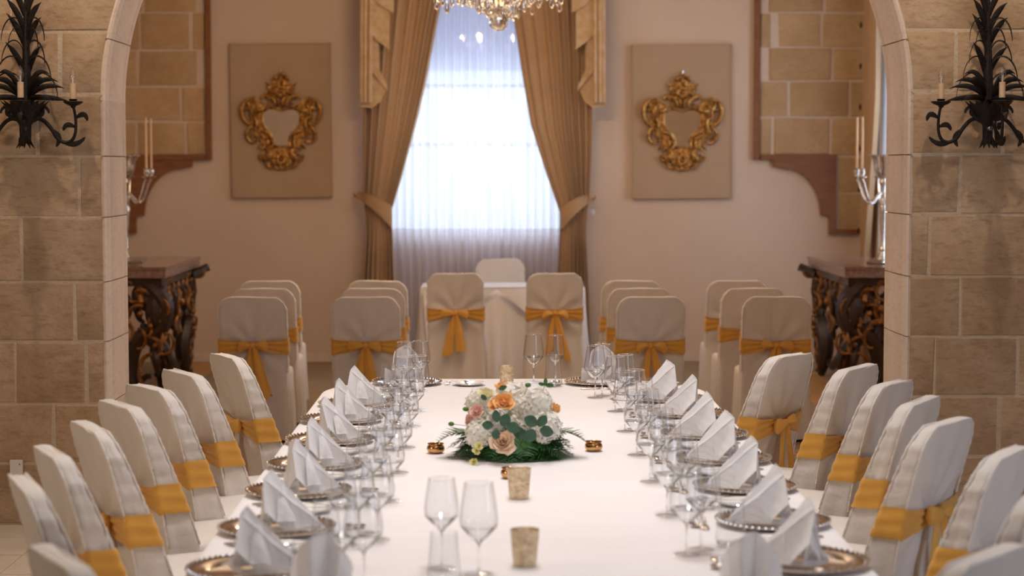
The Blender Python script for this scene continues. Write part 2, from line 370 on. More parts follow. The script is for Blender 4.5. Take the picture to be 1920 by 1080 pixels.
# arch wall ---------------------------------------------------------------
def arch_x(z, side):   # opening half curve
    if z <= SPR: return AXC + side * AHW
    t = min(1, (z - SPR) / AB); return AXC + side * AHW * math.sqrt(max(0, 1 - t * t))
def arch_pts(n=28):
    pts = [(AXC - AHW, 0)]
    for i in range(n + 1):
        a = PI - PI * i / n; pts.append((AXC + AHW * math.cos(a), SPR + AB * math.sin(a)))
    pts.append((AXC + AHW, 0)); return pts
ap = arch_pts()
aw = MB(); K = len(ap)
for i in range(K - 1):          # vertical strips above the opening
    (xa, za), (xb, zb) = ap[i], ap[i + 1]
    if abs(xb - xa) < 1e-6: continue
    aw.add([(xa, YA, za), (xb, YA, zb), (xb, YA, ZC), (xa, YA, ZC), (xa, YB, za), (xb, YB, zb), (xb, YB, ZC), (xa, YB, ZC)],
           [(0, 1, 2, 3), (7, 6, 5, 4), (0, 4, 5, 1)])
aw.box((-FX, YA, 0), (AXC - AHW, YB, ZC)).box((AXC + AHW, YA, 0), (FX, YB, ZC))
awall = struct(aw.build('wall_middle', M['mortar'], smooth=0))
rng = random.Random(5)
def block(poly, y0, y1, m, parent, name='stone_block', bev=0.011):
    """worn block: outline poly (x,z), front at y0 (proud) chamfered"""
    cx = sum(p[0] for p in poly) / len(poly); cz = sum(p[1] for p in poly) / len(poly)
    def ins(p, d):
        v = Vector((p[0] - cx, p[1] - cz)); L = max(abs(v.x), abs(v.y)); return (cx + v.x * (1 - d / max(L, 0.02)), cz + v.y * (1 - d / max(L, 0.02)))
    p2 = [ins(p, bev) for p in poly]; n = len(poly)
    vs = [(x, y1, z) for x, z in poly] + [(x, y0 + bev * 0.4, z) for x, z in poly] + [(x, y0 + rng.uniform(-0.0015, 0.0015), z) for x, z in p2]
    fs = []
    for r_ in (0, 1):
        for i in range(n):
            j = (i + 1) % n; fs.append((r_ * n + i, r_ * n + j, (r_ + 1) * n + j, (r_ + 1) * n + i))
    fs.append(tuple(2 * n + i for i in range(n)))
    return MB().add(vs, fs).build(name, m, parent, smooth=25)
def zy(y): return 1.9 - (y - 311) * YA / 3600
rowsL = [zy(v) for v in (986, 870, 757, 640, 528, 407, 293, 178, 62, -54, -170)]
rowsR = [zy(v) for v in (986, 860, 745, 632, 518, 402, 290, 172, 58, -56, -172)]
vjL = {0: [100, -150], 1: [97, -120, -330], 2: [27, 160, -210], 3: [140, -30, -260], 4: [42, -180], 5: [153, -60, -300], 6: [75, -150], 7: [120, -90, -330], 8: [30, -200], 9: [100, -100, -300]}
vjR = {0: [1800, 2050], 1: [1882, 2120, 2300], 2: [1759, 1916, 2180], 3: [1806, 2010, 2270], 4: [1745, 1990], 5: [1802, 2080, 2320], 6: [1880, 2160], 7: [1790, 2040, 2260], 8: [1850, 2130], 9: [1790, 2010, 2260]}
g = 0.0045
def wall_rows(rows, vj, side):
    for i in range(len(rows) - 1):
        z0, z1 = max(0.0, rows[i]) + g, rows[i + 1] - g
        xs = [(v - 924) * YA / 3600 for v in vj[i]]
        xs = sorted(xs, reverse=(side < 0))
        xs = [None] + xs + [side * (FX - 0.01)]
        for k in range(len(xs) - 1):
            zs = [z0 + (z1 - z0) * q / 5 for q in range(6)]
            jit = lambda: rng.uniform(-0.006, 0.006)
            out = xs[k + 1] - side * (g + 0.002)
            if k == 0:
                inner = [(arch_x(z, side) + side * 0.012, z) for z in zs]
                if abs(out) < max(abs(p[0]) for p in inner) + 0.08:
                    continue
            else:
                inner = [(xs[k] + side * g + jit(), z0), (xs[k] + side * g + jit(), z1)]
                inner = [(max(p[0], arch_x(p[1], 1) + 0.02) if side > 0 else min(p[0], arch_x(p[1], -1) - 0.02), p[1]) for p in inner]
            poly = inner + [(out + jit(), z1 + jit() * 0.4), (out + jit(), z0 + jit() * 0.4)]
            block(poly, YA - rng.uniform(0.002, 0.0045), YA + 0.002, M['stone'], awall)
wall_rows(rowsL, vjL, -1); wall_rows(rowsR, vjR, 1)
# upper courses over the arch crown
z = rowsL[-1]
while z < ZC - 0.1:
    z1 = min(ZC - 0.02, z + 0.33); x = -FX + 0.02; off = rng.uniform(0.4, 0.9)
    while x < FX - 0.1:
        x1 = min(FX - 0.02, x + rng.uniform(0.55, 0.95))
        def low(xx):
            t = (xx - AXC) / AHW
            return SPR + AB * math.sqrt(1 - t * t) + 0.02 if abs(t) < 1 else -1
        zs_ = [max(z + g, low(x + (x1 - x) * q / 4)) for q in range(5)]
        if max(zs_) < z1 - 0.06:
            poly = [(x + g + (x1 - x - 2 * g) * q / 4, zs_[q]) for q in range(5)] + [(x1 - g, z1 - g), (x + g, z1 - g)]
            block(poly, YA - rng.uniform(0.002, 0.0045), YA + 0.002, M['stone'], awall)
        x = x1
    z = z1
# dressed stones lining the opening
def reveal(side):
    js = [0.0] + (rowsL if side < 0 else rowsR)[1:8]
    segs = [((AXC + side * AHW, js[i]), (AXC + side * AHW, js[i + 1])) for i in range(len(js) - 1) if js[i + 1] <= SPR + 0.1]
    def slab(pts, nr):
        mb = MB(); P = []
        prof = [(YA - 0.007, 0), (YA + 0.0, 0.012), (YA + 0.10, 0.012), (YA + 0.115, 0.004), (YA + 0.13, 0.014), (YA + 0.30, 0.014), (YA + 0.46, 0.012), (YA + 0.475, 0.004), (YA + 0.49, 0.012), (YB - 0.01, 0.012), (YB + 0.01, 0.0)]
        for (x, z), (nx, nz) in zip(pts, nr):
            P.append([(x + nx * d, y, z + nz * d) for y, d in prof])
        mb.grid(P)
        # side skirts so that every stone has thickness
        for row in (P[0], P[-1]):
            o = len(mb.v); k = 0 if row is P[0] else -1
            nx, nz = nr[k]
            mb.grid([row, [(p[0] - nx * 0.02, p[1], p[2] - nz * 0.02) for p in row]])
        # front margin face
        mb.grid([[P[i][0] for i in range(len(P))], [(P[i][0][0] - nr[i][0] * 0.012, YA, P[i][0][2] - nr[i][1] * 0.012) for i in range(len(P))]])
        mb.build('jamb_stone', M['stone_light'], awall, smooth=50)
    for (p, q) in segs:
        slab([(p[0], p[1] + 0.003), (q[0], q[1] - 0.003)], [(-side, 0)] * 2)
    z_last = segs[-1][1][1]
    if z_last < SPR: slab([(AXC + side * AHW, z_last + 0.003), (AXC + side * AHW, SPR - 0.002)], [(-side, 0)] * 2)
    n = 9
    for i in range(n):
        a0, a1 = PI / 2 * i / n, PI / 2 * (i + 1) / n
        pts = []; nr = []
        for q in range(6):
            a = a0 + (a1 - a0) * (0.01 + 0.98 * q / 5)
            pts.append((AXC + side * AHW * math.cos(a), SPR + AB * math.sin(a)))
            v = Vector((-side * math.cos(a) / AHW, -math.sin(a) / AB)).normalized(); nr.append((v.x, v.y))
        slab(pts, nr)
reveal(-1); reveal(1)
# socket plate on the left pier
so = thing('wall_socket', 'small white plastic socket plate low on the left stone pier', 'socket', W(31, 880, YA - 0.022))
MB().box((-0.033, -0.006, -0.05), (0.033, 0.008, 0.05)).build('plate', M['pvc'], so)
for sz in (-0.028, 0.028): MB().lathe([(0.003, -0.001), (0.003, 0.001)], 8).build('screw', M['iron'], so, (0.018, -0.007, sz), (PI / 2, 0, 0))

# exposed stone panels with timber edging on the window wall ----------------
def wp(px, py, Y=YW): p = W(px, py, Y); return (p.x, p.z)
def exposed(side):
    # pixel helpers mirrored about the room's own centre column
    def X(px): return px if side > 0 else 1810 - px
    stone_polys = []
    xe = 1624
    st = 'right' if side > 0 else 'left'
    rows = [292, 220, 152, 90, 24, -42, -108]; vj = {0: [1448, 1556], 1: [1478, 1592], 2: [1440, 1560], 3: [1446, 1458, 1540], 4: [1440, 1545], 5: [1500, 1580]}
    if side < 0: rows = [292, 228, 162, 95, 24, -42, -108]
    root = MB(); x0, z0 = wp(X(1424), 294); x1, z1 = wp(X(1625), -110); z2 = wp(0, 432)[1]; xm = wp(X(1567), 0)[0]
    lo, hi = min(x0, x1), max(x0, x1)
    root.box((lo, YW - 0.012, z0), (hi, YW + 0.01, z1))
    root.box((min(xm, x1), YW - 0.012, z2), (max(xm, x1), YW + 0.01, z0))
    base = struct(root.build('trim_%d' % (3 if side > 0 else 4), M['mortar_light'], smooth=0))
    for i in range(6):
        ys = (rows[i], rows[i + 1]); xs = [1424] + [v + (0 if side > 0 else rng.uniform(-14, 14)) for v in vj[i]] + [xe]
        for k in range(len(xs) - 1):
            (xa, za), (xb, zb) = wp(X(xs[k]), ys[0]), wp(X(xs[k + 1]), ys[1])
            if xa > xb: xa, xb = xb, xa
            gg = 0.011
            if xb - xa < 0.08: continue
            j = lambda: rng.uniform(-0.006, 0.006)
            block([(xa + gg + j(), za + gg + j()), (xb - gg + j(), za + gg + j()), (xb - gg + j(), zb - gg + j()), (xa + gg + j(), zb - gg + j())], YW - 0.026, YW - 0.010, M['stone_warm'], base)
    for (ya, yb_) in ((432, 362), (362, 294)):
        (xa, za), (xb, zb) = wp(X(1569), ya), wp(X(1624), yb_)
        if xa > xb: xa, xb = xb, xa
        block([(xa + 0.01, za + 0.01), (xb, za + 0.01), (xb, zb - 0.01), (xa + 0.01, zb - 0.01)], YW - 0.026, YW - 0.010, M['stone_warm'], base)
    br = thing('timber_bracket', 'brown timber strips and curved corbel board framing exposed stone %s of the window' % st, 'bracket', (0, 0, 0))
    # vertical and horizontal strips, corbel board with concave quarter curve
    def strip(a, b, c, d, nm):
        (xa, za), (xb, zb) = wp(X(a), c), wp(X(b), d)
        MB().box((min(xa, xb), YW - 0.06, min(za, zb)), (max(xa, xb), YW - 0.0005, max(za, zb))).build(nm, M['wood'], br, smooth=0)
    strip(1412, 1425, 300, -110, 'upright_strip'); strip(1425, 1567, 300, 290, 'ledge_strip'); strip(1557, 1625, 438, 430, 'lower_strip')
    pts = [(1566, 300), (1448, 300), (1448, 312), (1470, 317)]
    for q in range(1, 9):
        a = PI / 2 * q / 8; pts.append((1470 + 68 * math.sin(a), 317 + 86 * (1 - math.cos(a))))
    pts += [(1539, 404), (1553, 404), (1553, 438), (1566, 438)]
    MB().prism([wp(X(a), b) for a, b in pts], YW - 0.05, YW - 0.0005).build('corbel_board', M['wood'], br, smooth=0)
exposed(1); exposed(-1)

# carpet in the far room -----------------------------------------------------
cp = thing('carpet', 'grey and brown scroll patterned fitted carpet of the far room', 'carpet')
MB().box((XL + 0.02, YB + 0.3, 0.0), (XR - 0.02, YW - 0.02, 0.012)).build('carpet_field', M['carpet'], cp, smooth=0)
for x0, x1 in ((2.55, 2.95), (-2.95, -2.6)):
    MB().box((x0, YB + 0.35, 0.010), (x1, YW - 0.1, 0.0135)).build('border_stripe', M['border'], cp, smooth=0)
# floor flags in front of the arch
for i in range(12):
    for j in range(14):
        x0 = -FX + 0.01 + i * (2 * FX / 12); y0 = 3.9 + j * 0.45
        if y0 > YA - 0.1: continue
        y1 = min(y0 + 0.442, YA - 0.02)
        if abs((x0 + 0.38)) < 1.3: continue
        MB().box((x0, y0, -0.01), (x0 + 2 * FX / 12 - 0.008, y1, 0.004)).build('floor_tile', M['floor'], bpy.data.objects['floor'], smooth=0)

# curtains -------------------------------------------------------------------
def interp(tab, y):
    if y <= tab[0][0]: return tab[0][1]
    for (a, b), (c, d) in zip(tab, tab[1:]):
        if y <= c: return b + (d - b) * (y - a) / (c - a)
    return tab[-1][1]
def drape(outer, inner, side, YC, folds=9, seed=0):
    rr = random.Random(seed); ph = rr.random() * 6; P = []; nu, nv = 110, 46
    am = [rr.uniform(0.6, 1.3) for _ in range(12)]
    for j in range(nv + 1):
        py = -150 + (690 + 150) * j / nv
        tie = math.exp(-((py - 412) / 38) ** 2)
        row = []
        for i in range(nu + 1):
            u = i / nu; px = interp(outer, py) + (interp(inner, py) - interp(outer, py)) * u
            uu = u + 0.03 * math.sin(5 * u + ph)
            k = uu * folds * 2 * PI + ph + 0.3 * math.sin(py / 130)
            amp = 0.062 * (1 - 0.55 * tie) * (0.65 + 0.35 * math.sin(u * 7 + ph))
            y = YC + amp * (math.sin(k) + 0.3 * math.sin(2 * k + 1)) - 0.03 * math.sin(PI * u) + 0.02 * tie
            p = W(px, py, YC); row.append((p.x, y, max(0.02, p.z)))
        P.append(row)
    return MB().grid(P)
YC = 18.22
Lo = [(-200, 682), (370, 680), (400, 683), (440, 685), (560, 676), (700, 672)]
Li = [(-200, 855), (0, 829), (40, 821), (155, 799), (231, 781), (338, 752), (400, 733), (440, 737), (560, 742), (700, 744)]
Ri = [(-200, 935), (0, 957), (35, 963), (155, 981), (235, 995), (320, 1022), (400, 1050), (440, 1049), (560, 1043), (700, 1040)]
Ro = [(-200, 1118), (300, 1108), (370, 1104), (400, 1100), (440, 1098), (560, 1104), (700, 1108)]
for nm, a, b, sd in (('left', Lo, Li, 1), ('right', Ro, Ri, 2)):
    t = thing('curtain', 'beige pleated floor length curtain tied back at the %s of the bright window' % nm, 'curtain')
    drape(a, b, 0, YC, 8, sd).build('drape', M['drape'], t, smooth=180)
    # tie band: ribbon from the wall hook round the gathered cloth
    s = 1 if nm == 'left' else -1
    hk = (669, 368) if nm == 'left' else (1112, 372); e0 = (736, 408) if nm == 'left' else (1050, 412)
    P = []
    for i in range(25):
        u = i / 24; px = hk[0] + (e0[0] - hk[0]) * u; py = hk[1] + (e0[1] - hk[1]) * (u ** 1.5) ; hw = 4 + 15 * u ** 0.7
        y = YC - 0.055 - 0.05 * math.sin(PI * u) ** 0.7 + (0.10 if u > 0.97 else 0) + 0.12 * (1 - u) ** 3
        P.append([tuple(W(px, py + hw * q - 2, y + 0.006 * math.sin(9 * q + 2))) for q in (-1, -0.6, -0.2, 0.2, 0.6, 1, 1.25)])
    MB().grid(P).build('tie_band', M['drape'], t, smooth=180)
    h0 = W(hk[0], hk[1], YW)
    MB().tube([(h0.x, YW, h0.z), (h0.x, YC, h0.z), (h0.x, YC - 0.04, h0.z + 0.03)], 0.008).build('hook', M['brass'], t)
    if nm == 'right':
        p = W(1111, 396, YC); MB().lathe([(0.004, 0.03), (0.014, 0.02), (0.018, -0.01), (0.012, -0.045), (0.002, -0.05)], 10, p).build('tassel_drop', M['crystal'], t)
# jabots of the pelmet: zigzag cascades of damask
def jabot(side):
    t = thing('pelmet_cascade', 'gold damask zigzag pelmet cascade at the %s of the bright window' % ('left' if side < 0 else 'right'), 'pelmet')
    X = lambda px: px if side > 0 else 1810 - px
    edges = [(1074, 60), (1070, -150)]
    # layered folds: polygons at increasing depth, each a fold of the cascade
    lay = [([(1100, -150), (1133, -150), (1135, 200), (1112, 203), (1096, 190), (1087, 172), (1098, 150)], 0.0),
           ([(1084, -150), (1118, -150), (1122, 128), (1110, 138), (1082, 172), (1084, 160), (1104, 120)], 0.03),
           ([(1078, -150), (1108, -150), (1112, 66), (1106, 74), (1078, 94), (1080, 84)], 0.06),
           ([(1070, -150), (1096, -150), (1104, 2), (1098, 10), (1072, 24), (1072, 10)], 0.09)]
    for poly, d in lay:
        pp = [tuple(wp(X(a), b, 18.05 - d)) for a, b in poly]
        # subdivided with waves: extrude with thickness
        MB().prism(pp, 18.05 - d, 18.05 - d + 0.006).build('cascade_fold', M['damask'], t, smooth=0)
    # vertical rolled pleats beside it
    for a, d in ((1130, 0.03), (1123, 0.045), (1114, 0.05)):
        p0, p1 = W(X(a), -150, 18.0), W(X(a + 2), 192, 18.0)
        MB().tube([(p0.x, 18.03 - d, p0.z), ((p0.x + p1.x) / 2, 18.03 - d, (p0.z + p1.z) / 2), (p1.x, 18.03 - d, p1.z)], [0.024, 0.022, 0.02], 10).build('rolled_pleat', M['damask'], t)
jabot(1); jabot(-1)
# voile
def voile(x0, x1, y, horiz, z0, z1, folds, name, label, amp=0.034, tilt=0):
    P = []; nu = folds * 10
    for j in range(13):
        z = z0 + (z1 - z0) * j / 12; row = []
        for i in range(nu + 1):
            u = i / nu; k = u * folds * 2 * PI; d = amp * (math.sin(k) + 0.5 * math.sin(0.37 * k + 1 + z * 0.3)) * (1 + 0.15 * math.sin(3 * z + i * 0.1))
            a = x0 + (x1 - x0) * u
            row.append((a, y + d, z) if horiz else (y + d, a, z))
        P.append(row)
    o = MB().grid(P).build(name, M['sheer'], smooth=180); return tag(o, label, 'curtain')
voile(WX(700, 18.38), WX(1085, 18.38), 18.38, True, 0.02, 3.95, 26, 'voile_curtain', 'sheer white voile hanging over the bright window between the two beige curtains')
voile(wy0 + 0.02, wy1 - 0.02, XR + 0.045, False, wz0 + 0.01, wz1 - 0.02, 22, 'voile_curtain', 'sheer white voile over the side window behind the right candelabrum')
t = thing('curtain', 'beige curtain with dark tassel edge on the side wall beside the right candelabrum', 'curtain')
P = []
for j in range(30):
    z = 0.02 + 3.9 * j / 29; row = []
    yin = 17.5 + 0.45 * max(0, min(1, (2.6 - z) / 1.5)) ** 1.3
    for i in range(60):
        u = i / 59; row.append((XR - 0.09 + 0.03 * math.sin(u * 30), 18.2 + (yin - 18.2) * u, z))
    P.append(row)
MB().grid(P).build('drape', M['drape'], t, smooth=180)
for k in range(7):
    z = W(1625, 44 + (k - 1) * 78, 18.0).z
    MB().ball((XR - 0.125, 18.2, z), (0.014, 0.022, 0.03)).build('tassel', M['black_gilt'], t)
# ------------------------------------------------------------------ chairs in white covers with golden sashes
def c_yr(z):     # rear face of the back
    if z < 0.46: return -0.035 * (1 - z / 0.46) ** 1.5
    return -0.125 * ((z - 0.46) / 0.54) ** 1.35
def c_th(z):
    if z < 0.46: return 0.14
    return 0.14 - 0.085 * ((z - 0.46) / 0.54) ** 0.9
def c_hw(z):
    w_ = 0.234 if z > 0.46 else 0.234 + 0.022 * (1 - z / 0.46)
    if z > 0.915:
        t = (z - 0.915) / 0.085; w_ -= 0.062 * (1 - math.sqrt(max(0, 1 - t * t))) + 0.022 * t
    return w_
NP = 64
def c_out(z, k, off=0.0):     # outline point k of NP; starts at the middle of the rear, goes to +x
    hw, yr, th = c_hw(z) + off, c_yr(z) - off, c_th(z) + 2 * off
    s = (k / NP) * 4.0        # 0..4 : half rear, side, front, side, half rear
    hx = hw; hy = th / 2; cy = yr + hy
    per = [0.5, 0.5]          # rear takes .32 of points, side .18
    u = (k / NP) % 1.0
    segs = [(0, 0.17), (0.17, 0.33), (0.33, 0.67), (0.67, 0.83), (0.83, 1.0)]
    if u < 0.17: x, y = hx * u / 0.17, -hy
    elif u < 0.33: x, y = hx, -hy + 2 * hy * (u - 0.17) / 0.16
    elif u < 0.67: x, y = hx - 2 * hx * (u - 0.33) / 0.34, hy
    elif u < 0.83: x, y = -hx, hy - 2 * hy * (u - 0.67) / 0.16
    else: x, y = -hx + hx * (u - 0.83) / 0.17, -hy
    # round the corners
    r = min(0.022, hy * 0.7); ax, ay = abs(x) - (hx - r), abs(y) - (hy - r)
    if ax > 0 and ay > 0:
        L = math.hypot(ax, ay); x = math.copysign(hx - r + ax / L * r, x); y = math.copysign(hy - r + ay / L * r, y)
    return x, cy + y
def chair_meshes(seed):
    r = random.Random(seed); out = {}
    ph = [r.uniform(0, 6.28) for _ in range(8)]; tilt = r.uniform(-0.006, 0.006)
    zs = [0.02 + 0.44 * i / 13 for i in range(14)] + [0.46 + 0.44 * i / 22 for i in range(1, 23)] + [0.915, 0.93, 0.945, 0.96, 0.972, 0.983, 0.992, 0.998]
    P = []
    for z in zs:
        row = []
        for k in range(NP):
            x, y = c_out(z, k); rear = y < c_yr(z) + c_th(z) * 0.45
            d = 0
            bx, bz = x, z - 0.665; rd = math.hypot(bx, bz) + 1e-6; an = math.atan2(bz, bx)
            if rear:
                f = math.exp(-((rd - 0.10) / 0.14) ** 2)
                d += 0.010 * f * math.sin(an * 9 + ph[0]) + 0.0045 * math.sin(x * 24 + ph[1] + 2 * z) * (0.5 + 0.5 * math.sin(z * 9 + ph[2]))
            if z < 0.62: d += 0.014 * ((0.62 - z) / 0.62) * math.sin(k / NP * 2 * PI * 9 + ph[3] + z)
            side = abs(abs(x) - c_hw(z)) < 0.004
            if side and z > 0.5: d += 0.0035 * math.sin(z * 105 + ph[4]) * (1 if z > 0.75 else 0.5)
            if abs(z - 0.67) < 0.09: d -= 0.004
            nx = (1 if x > 0 else -1) if side else 0; ny = 0 if side else (-1 if rear else 1)
            row.append((x + nx * d, y + ny * d, z + 0.004 * math.sin(x * 14 + ph[5]) * (z > 0.9) + tilt * x * (z > 0.5) * 4))
        P.append(row)
    mb = MB().grid(P, False, True)
    top = P[-1]; cx = 0; cy = sum(p[1] for p in top) / NP
    ring = [(p[0] * 0.9, cy + (p[1] - cy) * 0.5, p[2] + 0.004) for p in top]
    mb.grid([top, ring, [(p[0] * 0.5, cy, 1.004) for p in ring]], False, True)
    out['back_cover'] = mb
    # seat cover with skirt
    def ring2(hx, y0, y1, z, f, n=56):
        row = []
        for k in range(n):
            a = 2 * PI * k / n; c_, s_ = math.cos(a), math.sin(a); q = 0.22
            x = math.copysign(abs(c_) ** q, c_) * hx; y = (y0 + y1) / 2 + math.copysign(abs(s_) ** q, s_) * (y1 - y0) / 2
            d = f * math.sin(k / n * 2 * PI * 11 + ph[6]); L = math.hypot(x, y - (y0 + y1) / 2)
            row.append((x * (1 + d / L), (y0 + y1) / 2 + (y - (y0 + y1) / 2) * (1 + d / L), z))
        return row
    y0, y1 = 0.07, 0.50
    rows = [ring2(0.02, 0.26, 0.30, 0.487, 0), ring2(0.14, 0.16, 0.42, 0.486, 0), ring2(0.215, y0 + 0.01, y1 - 0.02, 0.480, 0), ring2(0.232, y0, y1, 0.468, 0), ring2(0.236, y0, y1 + 0.004, 0.44, 0.001)]
    for i in range(1, 9):
        t = i / 8; rows.append(ring2(0.236 + 0.012 * t, y0, y1 + 0.004 + 0.015 * t, 0.44 - 0.42 * t, 0.009 * t))
    mb = MB().grid(rows, False, True); mb.f.append(tuple(range(56)))
    out['seat_cover'] = mb
    for fr in (0, 1):
        pts = []
        for sx in (-1, 1):
            q_ = []
            for i in range(44):
                z = 0.48 + 0.518 * i / 43
                hw = c_hw(z); y = c_yr(z) + (0.004 if not fr else c_th(z) - 0.004)
                q_.append((sx * (hw - 0.004), y, z + tilt * sx * hw * 4))
            pts += q_ if sx < 0 else list(reversed(q_))
        out['piping%d' % fr] = MB().tube(pts, [0.0038 + 0.0012 * math.sin(i * 2.1 + ph[7]) for i in range(88)], 6)
    # sash band
    rows = []
    zc0 = 0.668; n = 72
    for j in range(11):
        v = j / 10 * 2 - 1; row = []
        for k in range(n):
            kk = k * NP / n; u = k / n; dist = min(u, 1 - u)           # distance from rear centre
            pinch = max(0, 1 - dist / 0.16)
            pinch = pinch ** 0.7
            hh = 0.056 * (1 - pinch) + 0.021 * pinch
            zc = zc0 - 0.012 * (1 - pinch) * (1 if dist < 0.17 else 0.3) + 0.006 * pinch
            sag = -0.012 * math.sin(PI * min(1, dist / 0.17)) * (v < 0) * abs(v)
            z = zc + v * hh + sag
            off = 0.007 + 0.0045 * math.sin(v * (7 + 3 * pinch) + ph[1] + dist * 10) * min(1, 0.35 + 1.6 * pinch) + 0.014 * pinch ** 2
            x, y = c_out(z, kk, off); row.append((x, y, z))
        rows.append(row)
    out['sash'] = MB().grid(rows, False, True)
    yb = c_yr(0.67) - 0.03
    out['knot'] = MB().ball((0, yb - 0.006, 0.668), (0.020, 0.018, 0.024), 12, 8)
    def loop(sx):
        rows = []; ln = r.uniform(0.085, 0.11); dr = r.uniform(-0.03, 0.004); up = r.uniform(0.9, 1.15)
        for i in range(15):
            s_ = i / 14; h = (0.010 + 0.034 * s_ ** 0.75) * math.sqrt(max(0.0, 1 - max(0, (s_ - 0.72) / 0.28) ** 2 * 0.93)) * up
            b = 0.010 + 0.020 * math.sin(PI * s_ ** 0.8)
            row = []
            for k in range(22):
                a = 2 * PI * k / 22; pl = 1 + 0.13 * math.sin(5 * a + ph[2]) * (1 - 0.6 * s_)
                row.append((sx * (0.012 + ln * s_), yb - 0.004 - 0.004 * s_ + b * math.cos(a) * pl, 0.668 + dr * s_ ** 1.5 + 0.006 * math.sin(PI * s_) + h * math.sin(a) * pl))
            rows.append(row)
        m_ = MB().grid(rows, False, True); m_.f.append(tuple((14) * 22 + k for k in range(22))); return m_
    out['loop_l'] = loop(-1); out['loop_r'] = loop(1)
    def tail(sx):
        ln = r.uniform(0.30, 0.40); sp = r.uniform(0.02, 0.09); w1 = r.uniform(0.034, 0.048); slant = r.uniform(-0.04, 0.04); rows = []
        for i in range(18):
            s_ = i / 17; w_ = 0.011 + (w1 - 0.011) * s_ ** 0.55; zc = 0.66 - ln * s_; row = []
            for q in range(9):
                v = q / 4 - 1
                row.append((sx * (0.012 + sp * s_) + v * w_, yb - 0.012 + c_yr(zc) * 0.0 - 0.006 * sx + 0.010 * math.sin(v * 3.2 + ph[3]) * (1 - 0.5 * s_) + 0.03 * s_ * (1 if zc > 0.45 else 1) * 0.0, zc + slant * v * (s_ > 0.95)))
            rows.append(row)
        return MB().grid(rows)
    out['tail_l'] = tail(-1); out['tail_r'] = tail(1)
    out['foot'] = MB().lathe([(0.014, 0), (0.016, 0.03), (0.016, 0.06)], 10)
    return out
def make_chair(seed, bow=True):
    ms = chair_meshes(seed)
    t = thing('chair', 'x', 'chair')
    ms['back_cover'].build('back_cover', M['cover'], t, smooth=60)
    ms['seat_cover'].build('seat_cover', M['cover'], t, smooth=60)
    ms['piping0'].build('piping', M['seam'], t); ms['piping1'].build('piping', M['seam'], t)
    for sx in (-0.2, 0.2):
        for sy in (0.06, 0.45): MB().lathe([(0.014, 0), (0.016, 0.03), (0.016, 0.06)], 10).build('foot', M['dark_wood'], t, (sx, sy, 0))
    s = ms['sash'].build('sash', M['gold_sash'], t, smooth=60)
    if bow:
        ms['knot'].build('knot', M['gold_sash'], s)
        for k in ('loop_l', 'loop_r'): ms[k].build('bow_loop', M['gold_sash'], s, smooth=60)
        for k in ('tail_l', 'tail_r'): ms[k].build('sash_tail', M['gold_sash'], s, smooth=180)
    return t
protos = [make_chair(s) for s in (3, 8, 21, 34, 55)]
plain = make_chair(77, False)
for s_ in [c for c in plain.children if c.name.startswith('sash')]: bpy.data.objects.remove(s_)
used = set(); cnt = [0]
def put_chair(x, y, rz, label, group, pi=None, z=0.0):
    i = (cnt[0] if pi is None else pi) % len(protos); cnt[0] += 1; p = protos[i]
    if i not in used:
        used.add(i); p.location = (x, y, z); p.rotation_euler = (0, 0, rz); p['label'] = label; p['group'] = group; return p
    return dup(p, (x, y, z), rz, label, group)
def chair_top(px, py, d, rz, label, group, pi=None, z=0.0):
    """place so that the top middle stands at the given point"""
    x = WX(px, d); off = Vector((0, -0.10)); c, s = math.cos(rz), math.sin(rz)
    ox, oy = -off.y * -s, off.y * c
    ox = -s * off.y
    put_chair(x - ox, d - oy, rz, label, group, pi, z)
G1 = 'chairs along the left side of the long table'; G2 = 'chairs along the right side of the long table'
Lc = [(337, 8.35), (272, 7.8), (217, 7.24), (160, 6.62), (86, 6.03), (36, 5.43)]
lab = ['second from the far end', 'third from the far end', 'fourth from the far end', 'fifth from the far end', 'sixth from the far end', 'seventh from the far end']
for i, (px, d) in enumerate(Lc):
    chair_top(px, 0, d, R(-90 + [31, 33, 30, 26, 24, 22][i]), 'gold sashed white chair left of the long table, %s' % lab[i], G1)
chair_top(420, 0, 9.1, R(-64), 'white covered chair with golden bow at the far left corner of the long table', G1)
Rc = [(1614, 8.55), (1680, 7.93), (1733, 7.32), (1786, 6.71), (1902, 6.0), (1975, 5.3)]
for i, (px, d) in enumerate(Rc):
    chair_top(px, 0, d, R(90 - [33, 32, 30, 35, 32, 30][i]), 'gold sashed white chair right of the long table, %s' % lab[i], G2)
chair_top(1487, 0, 9.1, R(54), 'white covered chair with large golden bow, far right corner of the long table', G2)
chair_top(95, 0, 4.4, R(-62), 'blurred top of the white chair nearest the camera at the bottom left corner', G1)
chair_top(1868, 0, 4.4, R(52), 'blurred top of the white chair nearest the camera at the bottom right corner', G2)
CZ = 0.0136
for gi, (gname, pxs) in enumerate((('outer left', (470, 490, 503)), ('inner left', (683, 697, 706)), ('inner right', (1223, 1201, 1186)), ('outer right', (1460, 1416, 1384)))):
    for k, (px, d) in enumerate(zip(pxs, (12.95, 13.85, 14.78))):
        chair_top(px, 0, d, R([(-1.5), 1, -1][k] * (1 if gi % 2 else -1)), 'window facing white chair with golden bow, %s row, %s' % (gname, ['nearest of its three', 'middle of its three', 'farthest of its three'][k]), 'chairs in rows facing the window', [3, 1, 2, 4, 0, 3, 2, 1, 3, 0, 1, 2][gi * 3 + k], CZ)
chair_top(853, 0, 15.8, R(-2), 'white chair with long golden bow, left of the pair before the small window table', 'pair of chairs before the small table', 4, CZ)
chair_top(1041, 0, 15.8, R(1), 'white chair with golden bow, right of the pair before the small window table', 'pair of chairs before the small table', 2, CZ)
plain.location = (WX(938, 18.0), 18.14, CZ); plain.rotation_euler = (0, 0, PI)
plain['label'] = 'white chair without a bow behind the small window table'
